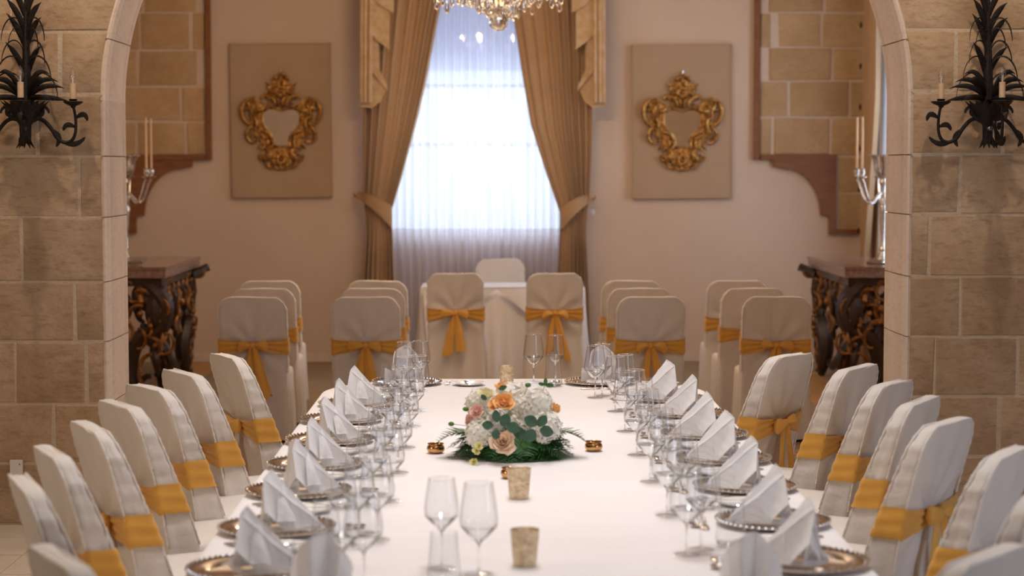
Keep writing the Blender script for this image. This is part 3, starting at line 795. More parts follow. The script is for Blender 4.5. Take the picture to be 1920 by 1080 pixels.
# ------------------------------------------------------------------ small table before the window
st = thing('small_table', 'small table hidden under a white cloth before the window', 'table', (0, 0, 0))
tx0, tx1, ty0, ty1, tz = WX(788, 16.9), WX(1096, 16.9), 16.85, 17.56, 0.83
MB().box((tx0 + 0.03, ty0 + 0.03, tz - 0.035), (tx1 - 0.03, ty1 - 0.03, tz - 0.004)).build('tabletop', M['dark_wood'], st, smooth=0)
for x in (tx0 + 0.08, tx1 - 0.08):
    for y in (ty0 + 0.08, ty1 - 0.08): MB().box((x - 0.02, y - 0.02, CZ), (x + 0.02, y + 0.02, tz - 0.035)).build('leg', M['dark_wood'], st, smooth=0)
def rrect(hx, hy, r, n):
    pts = []; per = 4 * (hx + hy) - 8 * r + 2 * PI * r
    def at(s):
        s %= per; L = [2 * hx - 2 * r, PI * r / 2, 2 * hy - 2 * r, PI * r / 2] * 2
        cs = [(-hx + r, -hy, 0), (hx - r, -hy + r, -PI / 2), (hx, -hy + r, PI / 2), (hx - r, hy - r, 0), (hx - r, hy, PI), (-hx + r, hy - r, PI / 2), (-hx, hy - r, -PI / 2), (-hx + r, -hy + r, PI)]
        for i, l in enumerate(L):
            if s <= l:
                a, b, c = cs[i]
                if i % 2 == 0: return (a + math.cos(c) * s, b + math.sin(c) * s, math.cos(c - PI / 2), math.sin(c - PI / 2))
                an = c + s / r; return (a + math.cos(an) * r, b + math.sin(an) * r, math.cos(an), math.sin(an))
            s -= l
        return (-hx + r, -hy, 0, -1)
    return [at(per * k / n) for k in range(n)], per
def cloth_mesh(hx, hy, r, n, ztop, zbot, folds, amp, seed=0, flare=0.03, drop_rows=10):
    o_, per = rrect(hx, hy, r, n); rr = random.Random(seed); ph = rr.uniform(0, 6)
    rows = [[(x * s, y * s, ztop) for x, y, a, b in o_] for s in (0.02, 0.3, 0.6, 0.85, 0.97, 0.992)]
    rows.append([(x + a * 0.004, y + b * 0.004, ztop - 0.005) for x, y, a, b in o_])
    for i in range(1, drop_rows + 1):
        t = i / drop_rows; row = []
        for k, (x, y, a, b) in enumerate(o_):
            d = 0.006 + flare * t + amp * t ** 1.3 * (math.sin(k / n * 2 * PI * folds + ph) + 0.5 * math.sin(k / n * 2 * PI * folds * 0.37 + 2))
            row.append((x + a * d, y + b * d, ztop - 0.005 + (zbot - ztop) * t))
        rows.append(row)
    m_ = MB().grid(rows, False, True); m_.f.append(tuple(range(n))); return m_
cxm, cym = (tx0 + tx1) / 2, (ty0 + ty1) / 2
sc_ = cloth_mesh((tx1 - tx0) / 2, (ty1 - ty0) / 2, 0.03, 240, tz, 0.03, 34, 0.018, 3, 0.05).build('tablecloth', M['cloth'], None, (cxm, cym, 0), smooth=60)
tag(sc_, 'white floor length cloth draped over the small table before the window', 'tablecloth')
# crossed overlay: two triangular flaps on the front of the cloth
def flap(pts, y):
    mb = MB(); N = 10; a, b, c = [Vector(p) for p in pts]; rows = []
    for i in range(N + 1):
        s = i / N; p, q = a.lerp(c, s), b.lerp(c, s)
        rows.append([(p.lerp(q, k / N).x, y - 0.012 * math.sin(k * 0.9 + i * .3) - 0.03 * s, p.lerp(q, k / N).z) for k in range(N + 1)])
    return mb.grid(rows)
ov = thing('table_overlay', 'white overlay cloth hanging in crossed pointed folds on the front of the small window table', 'cloth')
zt_ = tz + 0.003
yf = ty0 - 0.062
MB().add([(tx0 + 0.02, ty0 - 0.01, zt_), (tx1 - 0.02, ty0 - 0.01, zt_), (tx1 - 0.02, ty1, zt_), (tx0 + 0.02, ty1, zt_)], [(0, 1, 2, 3)]).build('overlay_top', M['cloth'], ov)
flap([(tx0 + 0.02, 0, zt_ - 0.002), (cxm - 0.04, 0, zt_ - 0.002), (tx0 + 0.06, 0, 0.36)], yf).build('overlay_flap', M['cloth'], ov, smooth=180)
flap([(cxm - 0.06, 0, zt_ - 0.002), (tx1 - 0.02, 0, zt_ - 0.002), (tx1 - 0.12, 0, 0.30)], yf - 0.012).build('overlay_flap', M['cloth'], ov, smooth=180)
# ------------------------------------------------------------------ the long table
TX = 0.108; TH = 0.966; TY0, TY1 = 4.28, 10.27; TZ = 0.76
tyc = (TY0 + TY1) / 2
bt = thing('banquet_table', 'long round cornered banquet table under the white cloth', 'table', (TX, tyc, 0))
o_, per_ = rrect(TH - 0.012, (TY1 - TY0) / 2 - 0.012, 0.60, 96)
MB().grid([[(x, y, TZ - 0.034) for x, y, a, b in o_], [(x, y, TZ - 0.004) for x, y, a, b in o_]], False, True).build('tabletop', M['dark_wood'], bt)
tp_ = MB(); tp_.add([(x, y, TZ - 0.006) for x, y, a, b in o_], [tuple(range(96))]); tp_.add([(x, y, TZ - 0.034) for x, y, a, b in o_], [tuple(reversed(range(96)))]); tp_.build('board', M['dark_wood'], bt)
for x in (-0.5, 0.5):
    for y in (-2.4, -0.8, 0.8, 2.2): MB().lathe([(0.022, 0.0), (0.022, TZ - 0.036)], 12).build('leg', M['iron'], bt, (x, y, 0.0135 if y > 2 and False else 0.004))
cl = cloth_mesh(TH, (TY1 - TY0) / 2, 0.62, 420, TZ, 0.50, 48, 0.004, 5, 0.004).build('tablecloth', M['cloth'], None, (TX, tyc, 0), smooth=60)
tag(cl, 'long white tablecloth over the set banquet table', 'tablecloth')
# ------------------------------------------------------------------ tableware
EZ = TZ + 0.0008
def build_charger():
    t = thing('charger_plate', 'x', 'charger plate')
    MB().lathe([(0.001, 0.003), (0.115, 0.003), (0.122, 0.006), (0.135, 0.012), (0.180, 0.018), (0.184, 0.0165), (0.180, 0.013), (0.135, 0.006), (0.11, 0.0), (0.001, 0.0)], 56, cap0=False, cap1=False).build('plate', M['charger'], t)
    mb = MB()
    for k in range(54):
        a = 2 * PI * k / 54; mb.ball((0.181 * math.cos(a), 0.181 * math.sin(a), 0.0185), 0.0055, 6, 4)
    mb.build('beaded_rim', M['charger'], t)['kind'] = 'stuff'
    mb = MB(); n = 60
    mb.lathe([(0.120, 0.0055), (0.1225, 0.0095), (0.125, 0.0075)], 56, cap0=False, cap1=False).build('inner_rim', M['charger'], t)
    return t
def napkin_mesh(seed):
    r = random.Random(seed); j = lambda a: r.uniform(-a, a)
    def V(x, y, z): return Vector((x + j(0.006), y + j(0.006), z + (j(0.006) if z > 0.02 else 0)))
    # +y is towards the table centre, the open mouth faces the diner (-y)
    F = V(0, 0.125, 0.012); P = V(j(0.012), -0.028, 0.182)
    PL = V(-0.036, -0.046, 0.158); PR = V(0.036, -0.046, 0.160); P2 = (P + Vector((0, -0.004, -0.006)))
    L = V(-0.098, -0.030, 0.070); Rr = V(0.098, -0.030, 0.070); BL = V(-0.066, 0.020, 0.004); BR = V(0.066, 0.020, 0.004)
    DL = V(-0.050, -0.060, 0.012); DR = V(0.050, -0.060, 0.012); C = V(0, -0.004, 0.03)
    def sheet(a, b, c, d, bulge, n=10, ph=0):
        nrm = (b - a).cross(d - a); nrm = nrm.normalized() if nrm.length > 1e-9 else Vector((0, 0, 1)); rows = []
        for i in range(n + 1):
            u = i / n; p, q = a.lerp(b, u), d.lerp(c, u)
            rows.append([tuple(p.lerp(q, k / n) + nrm * (bulge * math.sin(PI * u) * math.sin(PI * k / n) + 0.0016 * math.sin(k * 1.7 + i + ph))) for k in range(n + 1)])
        return rows
    outer = MB()
    # crest: a rounded cap between the two shoulder folds, then the sloping hood with a crease on each side
    ML = PL.lerp(F, 0.52) + Vector((-0.020, 0, 0.004)); MR = PR.lerp(F, 0.52) + Vector((0.020, 0, 0.004))
    outer.grid(sheet(P, PL, ML, F, 0.010)); outer.grid(sheet(PR, P, F, MR, 0.010))
    outer.grid(sheet(PL, L, BL, ML, 0.010)); outer.grid(sheet(Rr, PR, MR, BR, 0.010))
    outer.grid(sheet(ML, BL, BL.lerp(F, 0.5), F, 0.003)); outer.grid(sheet(F, BR.lerp(F, 0.5), BR, MR, 0.003))
    inner = MB()
    inner.grid(sheet(PL, P2, C, DL, -0.012)); inner.grid(sheet(P2, PR, DR, C, -0.012))
    inner.grid(sheet(PL, PL + Vector((0, 0, -.002)), DL, L, 0.010)); inner.grid(sheet(PR + Vector((0, 0, -.002)), PR, Rr, DR, 0.010))
    inner.grid(sheet(PL.lerp(L, 0.35), P2.lerp(C, 0.18), C.lerp(DR, 0.4) + Vector((0, -0.02, 0)), DL + Vector((0.01, -0.01, 0)), 0.014))
    collar = MB()
    a1, a2, a3 = V(-0.096, -0.030, 0.060), V(0, -0.090, 0.014), V(0.096, -0.030, 0.058)
    collar.grid(sheet(a1, a2, V(0, -0.082, 0.002), V(-0.065, -0.02, 0.002), 0.014)); collar.grid(sheet(a2, a3, V(0.065, -0.02, 0.002), V(0, -0.082, 0.002), 0.014))
    sx = 1 if seed % 2 else -1       # one loose corner turned down on a side
    q0 = P.lerp(F, 0.25) + Vector((sx * 0.012, 0, -0.004)); collar.grid(sheet(q0, q0 + Vector((sx * 0.03, -0.01, -0.03)), Vector((sx * 0.088, 0.005, 0.035)), Vector((sx * 0.052, 0.055, 0.030)), 0.012))
    hems = MB()
    def hem(*ps):
        pts = []
        for a, b in zip(ps, ps[1:]): pts += [a.lerp(b, k / 8) + Vector((0, 0, 0.003 * math.sin(PI * k / 8))) for k in range(8)]
        pts.append(ps[-1]); hems.tube(pts, 0.0019, 6)
    hem(PL, ML, F); hem(PR, MR, F); hem(P, PL, L, BL); hem(P, PR, Rr, BR); hem(a1, a2, a3); hem(P2, C)
    hem(q0, q0 + Vector((sx * 0.03, -0.01, -0.03)), Vector((sx * 0.088, 0.005, 0.035)), Vector((sx * 0.052, 0.055, 0.030)))
    base = MB()
    for k in range(3):
        z = 0.003 + 0.005 * k; s = 1 - 0.07 * k
        base.grid([[(x * s, y * s, z + dz) for x, y in ((-0.062, 0.03), (-0.075, -0.02), (-0.05, -0.06), (0, -0.082), (0.05, -0.06), (0.075, -0.02), (0.062, 0.03), (0, 0.125))] for dz in (0, 0.0035)], False, True)
    return outer, inner, collar, hems, base
def build_napkin(seed):
    outer, inner, collar, hems, base = napkin_mesh(seed)
    t = thing('napkin', 'x', 'napkin')
    outer.build('pointed_hood', M['napkin'], t, smooth=50); inner.build('inner_fold', M['napkin'], t, smooth=50)
    collar.build('collar_fold', M['napkin'], t, smooth=50); hems.build('hem', M['napkin'], t)['kind'] = 'stuff'; base.build('base_fold', M['napkin'], t)
    return t
def build_wine(red):
    t = thing('wine_glass', 'x', 'wine glass')
    H = 0.258; hb = 0.092 if red else 0.112; rm = 0.054 if red else 0.049; rr = 0.040 if red else 0.037
    zw = hb + (H - hb) * 0.34
    prof = [(0.0035, hb), (0.018, hb + 0.010), (rm * 0.72, hb + (zw - hb) * 0.55), (rm * 0.95, zw - 0.010), (rm, zw + 0.004), (rm * 0.985, zw + 0.018), (rr + (rm - rr) * 0.5, (zw + H) / 2 + 0.01), (rr, H)]
    # smooth the profile
    P2 = [prof[0]]
    for a, b in zip(prof, prof[1:]):
        P2 += [(a[0] * 0.5 + b[0] * 0.5, a[1] * 0.5 + b[1] * 0.5), b]
    b_ = MB().lathe(P2, 36, cap0=False, cap1=False).build('bowl', M['thin'], t, smooth=60)
    low = [q for q in P2 if q[1] <= zw - 0.004]
    MB().lathe([(r_ + 0.0006, z_ - 0.0004) for r_, z_ in low] + [(max(0.0, r_ - 0.0030 * (1 - i / len(low))) - 0.0004, z_ + 0.0042 * (1 - i / len(low))) for i, (r_, z_) in reversed(list(enumerate(low)))], 36, cap0=False, cap1=False).build('thick_bowl_base', M['glass'], b_, smooth=60)
    MB().lathe([(max(0.0005, r_ - 0.0014), z_ + 0.0006) for r_, z_ in P2[3:]], 36, cap0=False, cap1=False).build('inner_wall', M['thin'], b_, smooth=60)
    MB().lathe([(rr + 0.0007, H - 0.0012), (rr + 0.0012, H), (rr + 0.0003, H + 0.0009), (rr - 0.0008, H), (rr - 0.0004, H - 0.0012)], 36, cap0=False, cap1=False).build('rim', M['glass'], b_)
    MB().lathe([(0.0, 0.0045), (0.006, 0.006), (0.0038, 0.012), (0.0034, 0.05), (0.0036, hb - 0.012), (0.006, hb - 0.003), (0.013, hb + 0.005), (0.012, hb + 0.009), (0.0, hb + 0.0045)], 14, cap0=False, cap1=False).build('stem', M['glass'], t)
    MB().lathe([(0.0, 0.0005), (0.039, 0.0005), (0.040, 0.0016), (0.037, 0.0024), (0.012, 0.0045), (0.0, 0.0055)], 32, cap0=False, cap1=False).build('foot', M['thin'], t)
    return t
def build_tumbler():
    t = thing('tumbler', 'x', 'tumbler'); H = 0.145
    prof = [(0.034, 0.004), (0.043, 0.012), (0.047, 0.024), (0.0465, 0.034), (0.042, 0.07), (0.0385, 0.11), (0.037, H)]
    w__ = MB().lathe(prof, 36, cap0=False, cap1=False).build('wall', M['thin'], t, smooth=60)
    MB().lathe([(r_ - 0.0015, z_) for r_, z_ in prof[1:]], 36, cap0=False, cap1=False).build('inner_wall', M['thin'], w__, smooth=60)
    MB().lathe([(0.0, 0.001), (0.033, 0.001), (0.040, 0.005), (0.044, 0.014), (0.041, 0.016), (0.034, 0.011), (0.0, 0.010)], 32, cap0=False, cap1=False).build('base', M['glass'], t)
    return t
def cutlery(kind, L):
    t = thing(kind.replace(' ', '_'), 'x', kind.split()[-1])
    h = MB(); hl = L * 0.55
    rows = []
    for i in range(13):
        s = i / 12; y = -L / 2 + hl * s; w_ = 0.0105 * (1 - s) ** 0.8 + 0.0032; z = 0.0035 + 0.004 * math.sin(PI * s * 0.9)
        if i == 0: w_ = 0.006
        rows.append([(w_ * math.cos(a), y, z + 0.0016 * math.sin(a)) for a in [2 * PI * k / 8 for k in range(8)]])
    h.grid(rows, False, True); h.f += [tuple(range(8)), tuple(96 + k for k in range(8))]
    h.build('handle', M['silver'], t)
    y0 = -L / 2 + hl
    if 'knife' in kind:
        rows = []
        for i in range(13):
            s = i / 12; y = y0 + (L - hl) * s; w0 = -0.006; w1 = 0.009 * math.sin(PI * min(1, 0.25 + s * 0.75)) ** 0.6 * (1 if s < 0.85 else 1 - (s - 0.85) / 0.16)
            rows.append([(w0 * (1 - s * 0.4), y, 0.0052), (0, y, 0.0062), (w1, y, 0.0050), (0, y, 0.0040)])
        MB().grid(rows, False, True).build('blade', M['silver'], t)
    elif 'fork' in kind:
        b = MB(); rows = []
        for i in range(9):
            s = i / 8; y = y0 + (L - hl) * 0.45 * s; w_ = 0.0035 + 0.0095 * min(1, s * 1.3) ** 1.5; z = 0.0055 + 0.004 * math.sin(PI * s)
            rows.append([(-w_, y, z), (0, y, z + 0.001 - 0.002 * s), (w_, y, z), (0, y, z - 0.0015)])
        b.grid(rows, False, True)
        b.build('fork_neck', M['silver'], t)
        tn = MB()
        for q in (-1, -0.33, 0.33, 1):
            tn.tube([(q * 0.0115, y0 + (L - hl) * (0.42 + 0.58 * s), 0.0062 - 0.004 * math.sin(PI * s) + 0.006 * s * s) for s in (0, 0.25, 0.5, 0.75, 1)], [0.0017, 0.0017, 0.0016, 0.0014, 0.0008], 5)
        tn.build('tines', M['silver'], t)['kind'] = 'stuff'
    else:
        rows = []; bl = (L - hl)
        for i in range(15):
            s = i / 14; y = y0 + bl * s
            w_ = 0.003 if s < 0.3 else 0.003 + 0.018 * math.sqrt(max(0, 1 - ((s - 0.66) / 0.36) ** 2)) * min(1, (s - 0.3) * 8)
            row = []
            for k in range(11):
                v = k / 5 - 1; dep = 0.007 * (1 - v * v) * (1 if s > 0.3 else 0) * math.sin(PI * min(1, max(0, (s - 0.3) / 0.7)))
                row.append((w_ * v, y, 0.009 - dep))
            rows.append(row)
        MB().grid(rows).build('spoon_bowl', M['silver'], t, smooth=180)
    return t
def build_bread():
    t = thing('bread_plate', 'x', 'plate')
    MB().lathe([(0.0, 0.0045), (0.052, 0.0045), (0.060, 0.008), (0.085, 0.014), (0.0868, 0.0132), (0.085, 0.0118), (0.060, 0.004), (0.052, 0.0), (0.0, 0.0)], 44, cap0=False, cap1=False).build('dish', M['porcelain'], t)
    MB().lathe([(0.0845, 0.0140), (0.0862, 0.0149), (0.0872, 0.0136)], 44, cap0=False, cap1=False).build('rim_line', M['silver'], t)
    return t
def build_fan_napkin():
    t = thing('napkin', 'x', 'napkin')
    def surf(k0, r0, lean, ph, w_=0.112, h=0.178):
        rows = []
        for i in range(15):
            r_ = i / 14; row = []
            for q in range(31):
                tt = q / 15 - 1
                x = w_ * math.sin(tt * 1.25) * (r_ ** 0.75) * (1 - 0.30 * r_ * r_)
                z = 0.006 + h * r_ * (math.cos(tt * 1.05) + 0.06 * (1 - abs(tt)))
                y = k0 + lean * r_ + 0.045 * tt * tt * r_ + 0.030 * math.asin(math.sin(tt * 8.2 + ph)) / 1.57 * r_ ** 0.6 + 0.02 * math.sin(PI * r_) * -1
                row.append((x, y, z))
            rows.append(row)
        return rows
    f = surf(-0.055, 0, 0.045, 0.4); MB().grid(f).build('pleated_front', M['napkin'], t, smooth=60)
    b = surf(-0.02, 0, 0.03, 2.0, 0.10, 0.165); MB().grid(b).build('pleated_back', M['napkin'], t, smooth=60)
    MB().tube(f[-1], 0.0020, 6).build('hem', M['napkin'], t)
    for sx in (-1, 1):      # overlapping lower wrap on each side
        rows = []
        for i in range(9):
            s = i / 8; row = []
            for q in range(9):
                v = q / 8; x = sx * (0.105 - 0.10 * s); z = 0.004 + (0.075 - 0.055 * s) * v; y = -0.02 - 0.07 * math.sin(PI * 0.5 * s) + 0.012 * math.sin(PI * v) * -1 + 0.02 * v * (1 - s)
                row.append((x, y, z))
            rows.append(row)
        MB().grid(rows).build('side_wrap', M['napkin'], t, smooth=60); MB().tube([r_[-1] for r_ in rows], 0.0020, 6).build('hem', M['napkin'], t)
    MB().lathe([(0.0, 0.0015), (0.075, 0.0015), (0.082, 0.006), (0.075, 0.012), (0.0, 0.014)], 20, cap0=False, cap1=False, sy=0.85).build('base_fold', M['napkin'], t)
    return t
PROTO = {'fan': build_fan_napkin(), 'charger': build_charger(), 'nap0': build_napkin(1), 'nap1': build_napkin(5), 'nap2': build_napkin(9), 'red': build_wine(True), 'white': build_wine(False), 'tumbler': build_tumbler(),
         'knife': cutlery('dinner knife', 0.245), 'fork': cutlery('dinner fork', 0.215), 'bknife': cutlery('butter knife', 0.18), 'spoon': cutlery('dessert spoon', 0.19), 'soup': cutlery('soup spoon', 0.20), 'dfork': cutlery('dessert fork', 0.18), 'bread': build_bread()}
pused = set()
def put(key, loc, rz, label, group):
    p = PROTO[key]
    if key not in pused:
        pused.add(key); p.location = loc; p.rotation_euler = (0, 0, rz); p['label'] = label; p['group'] = group; return p
    return dup(p, loc, rz, label, group)
rs = random.Random(42)
def setting(x, y, rz, where, ni, gl=True, glpos=None, full=True):
    """x,y: point of the cloth edge in front of the diner; local +y points into the table"""
    c, s = math.cos(rz), math.sin(rz)
    def T(a, b, z=0): return (x + c * a - s * b, y + s * a + c * b, EZ + z)
    j = lambda q: rs.uniform(-q, q)
    put('charger', T(0, 0.182), rz + j(0.5), 'silver beaded charger plate, ' + where, 'charger plates')
    put('fan' if ' end of the table' in where else 'nap%d' % (ni % 3), T(j(0.01), 0.20, 0.0085), rz + j(0.28), ('white fan folded napkin on a charger, ' if ' end of the table' in where else 'white pointed napkin on a charger, ') + where, 'folded napkins')
    if 'near end' in where:
        o = [q for q in COL.objects if q.get('label') == 'white fan folded napkin on a charger, ' + where][0]; o.scale = (1.05, 1.05, 1.05)
    put('knife', T(0.215, 0.17), rz + j(0.03), 'dinner knife right of the charger, ' + where, 'dinner knives')
    put('soup', T(0.245, 0.165), rz + j(0.03), 'soup spoon beside the dinner knife, ' + where, 'soup spoons')
    put('fork', T(-0.215, 0.165), rz + j(0.03), 'dinner fork left of the charger, ' + where, 'dinner forks')
    b = T(-0.325, 0.24); put('bread', b, 0, 'small white bread plate, ' + where, 'bread plates')
    put('bknife', T(-0.32, 0.24, 0.0125), rz + j(0.12), 'butter knife on the bread plate, ' + where, 'butter knives')
    put('spoon', T(0.02, 0.435), rz + PI / 2 + j(0.05), 'dessert spoon beyond the charger, ' + where, 'dessert spoons')
    put('dfork', T(-0.02, 0.405), rz - PI / 2 + j(0.05), 'dessert fork beyond the charger, ' + where, 'dessert forks')
    gp = glpos or [T(0.16, 0.47), T(0.235, 0.45), T(0.10, 0.475 - 0.14)]
    if glpos is None: gp = [T(0.15, 0.505), T(0.225, 0.455), T(0.275, 0.36)]
    if not gl: return
    put('red', gp[0], 0, 'large wide bowled wine glass, ' + where, 'large wine glasses')
    put('white', gp[1], 0, 'slimmer tall stemmed wine glass, ' + where, 'small wine glasses')
    put('tumbler', gp[2], 0, 'low stemless water glass, ' + where, 'water tumblers')
LS = [9.12, 8.52, 7.88, 7.24, 6.63, 5.95, 5.33]; RS = [9.31, 8.71, 8.04, 7.36, 6.72, 6.05, 5.42]
for i, y in enumerate(LS):
    setting(TX - TH + (0.03 if i == 0 else 0), y, R(-90) + (R(-8) if i == 0 else 0), 'table left side, %s from the far end' % nth(i), i)
for i, y in enumerate(RS):
    setting(TX + TH - (0.05 if i == 0 else 0), y, R(90) + (R(8) if i == 0 else 0), 'table right side, %s from the far end' % nth(i), i + 1)
e = EZ
setting(-0.45, 10.18, R(180), 'far end of the table, left', 1, glpos=[(-0.44, 9.60, e), (-0.365, 9.66, e), (-0.53, 9.68, e)])
setting(0.56, 10.18, R(180), 'far end of the table, right', 0, glpos=[(WX(1001, 10.03), 10.05, e), (WX(1042, 9.98), 9.98, e), (WX(1038, 9.86), 9.88, e)])
setting(-0.43, 4.60, 0, 'near end of the table, left', 2, glpos=[(WX(897, 5.30), 5.30, e), (WX(826, 5.36), 5.38, e), (WX(830, 5.14), 5.18, e)])
setting(0.66, 4.60, 0, 'near end of the table, right', 0, gl=False)
# votives and tealights
def build_votive():
    t = thing('votive_holder', 'x', 'candle holder')
    n = 40; rows = []
    H = 0.105
    for i in range(22):
        s = i / 21; r0 = 0.032 + 0.010 * s ** 0.9
        row = []
        for k in range(n):
            a = 2 * PI * k / n; bump = 0.0011 * (math.cos(a * 10 + i * 0.9) * math.cos(i * 1.1)) if 1 < i < 19 else 0
            row.append(((r0 + bump) * math.cos(a), (r0 + bump) * math.sin(a), H * s))
        rows.append(row)
    for s in (0.97, 0.6, 0.25, 0.08):
        r0 = 0.032 + 0.010 * s - 0.0025; rows.append([(r0 * math.cos(2 * PI * k / n), r0 * math.sin(2 * PI * k / n), H * s) for k in range(n)])
    m_ = MB().grid(rows, False, True); m_.f += [tuple(range(n)), tuple(25 * n + k for k in range(n))]
    m_.build('cup', M['mercury'], t, smooth=50)
    MB().lathe([(0.0, 0.010), (0.030, 0.010), (0.030, 0.026), (0.002, 0.027), (0.001, 0.034), (0.0, 0.034)], 20, cap0=False, cap1=False).build('tealight', M['wax'], t)
    return t
v0 = build_votive()
for i, (px, py, lb) in enumerate(((984, 1061, 'nearest gold flecked mercury glass candle holder on the cloth'), (973, 935, 'mottled gold mercury glass candle holder just in front of the flowers'), (950, 724, 'gold flecked mercury glass candle holder behind the flowers'))):
    p = WZ(px, py, TZ); o = v0 if i == 0 else dup(v0)
    o.location = (p.x, p.y, e); o['label'] = lb; o['group'] = 'mercury glass candle holders'
def build_pot():
    t = thing('tealight_holder', 'x', 'candle holder')
    MB().lathe([(0.0, 0.0), (0.024, 0.0), (0.033, 0.008), (0.0365, 0.018), (0.034, 0.028), (0.029, 0.033), (0.0335, 0.038), (0.0325, 0.0395), (0.028, 0.034), (0.031, 0.022), (0.026, 0.008), (0.0, 0.005)], 32, cap0=False, cap1=False).build('cup', M['amber'], t, smooth=60)
    MB().lathe([(0.0, 0.0085), (0.022, 0.0085), (0.024, 0.018), (0.0, 0.018)], 16, cap0=False, cap1=False).build('tealight', M['wax'], t)
    return t
p0 = build_pot()
for i, (px, py, lb) in enumerate(((817, 850, 'small round gold tealight holder left of the flowers'), (1113, 846, 'small round gold tealight holder right of the flowers'), (957, 897, 'small round gold tealight holder half hidden in front of the flowers'))):
    p = WZ(px, py, TZ); o = p0 if i == 0 else dup(p0)
    o.location = (p.x, p.y, e); o['label'] = lb; o['group'] = 'gold tealight holders'
# ------------------------------------------------------------------ flower centrepiece
FC = Vector((0.075, 7.50, EZ))
fl = thing('flower_centrepiece', 'low centrepiece of white hydrangea, apricot and cream roses and fern on the long table', 'flowers', FC)
def FP(px, py, Y): return W(px, py, Y) - FC
MB().lathe([(0.0, 0.0), (0.06, 0.0), (0.065, 0.025), (0.06, 0.07), (0.05, 0.11), (0.0, 0.12)], 20, cap0=False, cap1=False).build('moss_base', M['fern'], fl)
rf = random.Random(9)
def hydrangea(c, rad, m_):
    mb = MB(); N = int(27000 * rad * rad)
    for i in range(N):
        zz = 1 - 2 * (i + 0.5) / N; a = i * 2.39996; q = math.sqrt(1 - zz * zz)
        n = Vector((q * math.cos(a), q * math.sin(a), zz)); pc = n * rad * rf.uniform(0.84, 1.0)
        n = (n + Vector((rf.uniform(-.35, .35), rf.uniform(-.35, .35), rf.uniform(-.35, .35)))).normalized()
        t1 = n.orthogonal().normalized(); t2 = n.cross(t1); b0 = rf.uniform(0, 1.57); s = 0.0118 * rf.uniform(0.8, 1.2)
        for k in range(4):
            an = b0 + k * PI / 2; d = t1 * math.cos(an) + t2 * math.sin(an); sd = n.cross(d); cup = rf.uniform(0.05, 0.5)
            mb.add([pc, pc + d * s * 0.6 + sd * s * 0.55 + n * s * 0.10, pc + d * s * 1.25 + n * s * cup, pc + d * s * 0.6 - sd * s * 0.55 + n * s * 0.10], [(0, 1, 2, 3)])
    mb.ball((0, 0, 0), rad * 0.80, 14, 10)
    o = mb.build('hydrangea_head', m_, fl, c, smooth=180); o['kind'] = 'stuff'; return o
def rose(c, rad, m_, look=None, name='rose_bloom', open_=1.0):
    mb = MB(); n = Vector(look or (0, -0.8, 0.6)).normalized(); t1 = n.orthogonal().normalized(); t2 = n.cross(t1)
    NPt = 20
    for i in range(NPt):
        f = i / (NPt - 1); a0 = i * 2.39996 + rf.uniform(-.2, .2); r0 = rad * (0.10 + 0.60 * f ** 0.9); hh = rad * (0.95 - 0.30 * f); wid = 0.75 + 0.35 * (1 - f) ** 2 * 2
        out = (0.05 + 0.60 * f ** 1.6) * open_; rows = []
        for u in range(6):
            s = u / 5; row = []
            for v in range(7):
                q = v / 6 * 2 - 1; a = a0 + q * wid * (0.55 + 0.45 * math.sin(PI * min(1, s * 0.8 + 0.2)))
                edge = 1 - 0.16 * q * q
                r_ = r0 * (0.35 + 0.65 * min(1, s * 1.8)) + rad * out * 0.5 * s ** 3
                h = -rad * 0.5 + hh * 1.15 * s * edge + (-rad * 0.18 * f * s ** 6)
                p = t1 * math.cos(a) * r_ + t2 * math.sin(a) * r_ + n * h
                row.append(tuple(p))
            rows.append(row)
        mb.grid(rows)
    o = mb.build(name, m_, fl, c, smooth=180); o['kind'] = 'stuff'; return o
def roundleaf(c, n, up, L, wd, m_=None, name='leaf', cup=0.15):
    n = Vector(n).normalized(); up = Vector(up); up = (up - n * up.dot(n)).normalized(); sd = n.cross(up); rows = []
    for i in range(8):
        s = i / 7; w_ = wd * math.sin(PI * min(1, s * 0.93 + 0.04)) ** 0.75 / 2
        rows.append([tuple(up * (L * s) + sd * (w_ * q) + n * (cup * L * (abs(q) * 0.25 - s * s * 0.3))) for q in (-1, -0.5, 0, 0.5, 1)])
    return MB().grid(rows).build(name, m_ or M['euc'], fl, c, smooth=180)
def frond(base, d, L, droop, wid=0.155):
    d = Vector(d).normalized(); base = Vector(base); side = d.cross(Vector((0, 0, 1))).normalized(); mb = MB(); N = 17; pts = []
    for i in range(N + 1):
        s = i / N; p = base + d * (L * s) + Vector((0, 0, L * (0.16 * math.sin(PI * s * 0.8) - droop * s * s)))
        p.z = max(0.006, p.z); pts.append(p)
    mb.tube(pts, [0.0018 * (1 - 0.7 * i / N) for i in range(N + 1)], 4)
    for i in range(1, N):
        s = i / N; l = wid * (0.30 + math.sin(PI * min(1, s * 0.72 + 0.22))) * 0.50 * (1.15 - s * 0.55)
        for sg in (-1, 1):
            dd = (side * sg + d * 0.6 + Vector((0, 0, rf.uniform(0.0, 0.3)))).normalized(); p = pts[i]; tw = dd.cross(d).cross(dd).normalized()
            ws = (0.35, 0.62, 0.5, 0.60, 0.42, 0.46, 0.28, 0.25, 0.0); wl = l * 0.135; lo, hi_ = [], []
            for k, q in enumerate(ws):
                b = p + dd * (l * k / 8) - Vector((0, 0, l * 0.15 * (k / 8) ** 2)); b.z = max(b.z, 0.004)
                lo.append(b - tw * wl * q); hi_.append(b + tw * wl * q)
            mb.grid([lo, hi_])
    o = mb.build('fern_frond', M['fern'], fl, smooth=0); o['kind'] = 'stuff'; return o
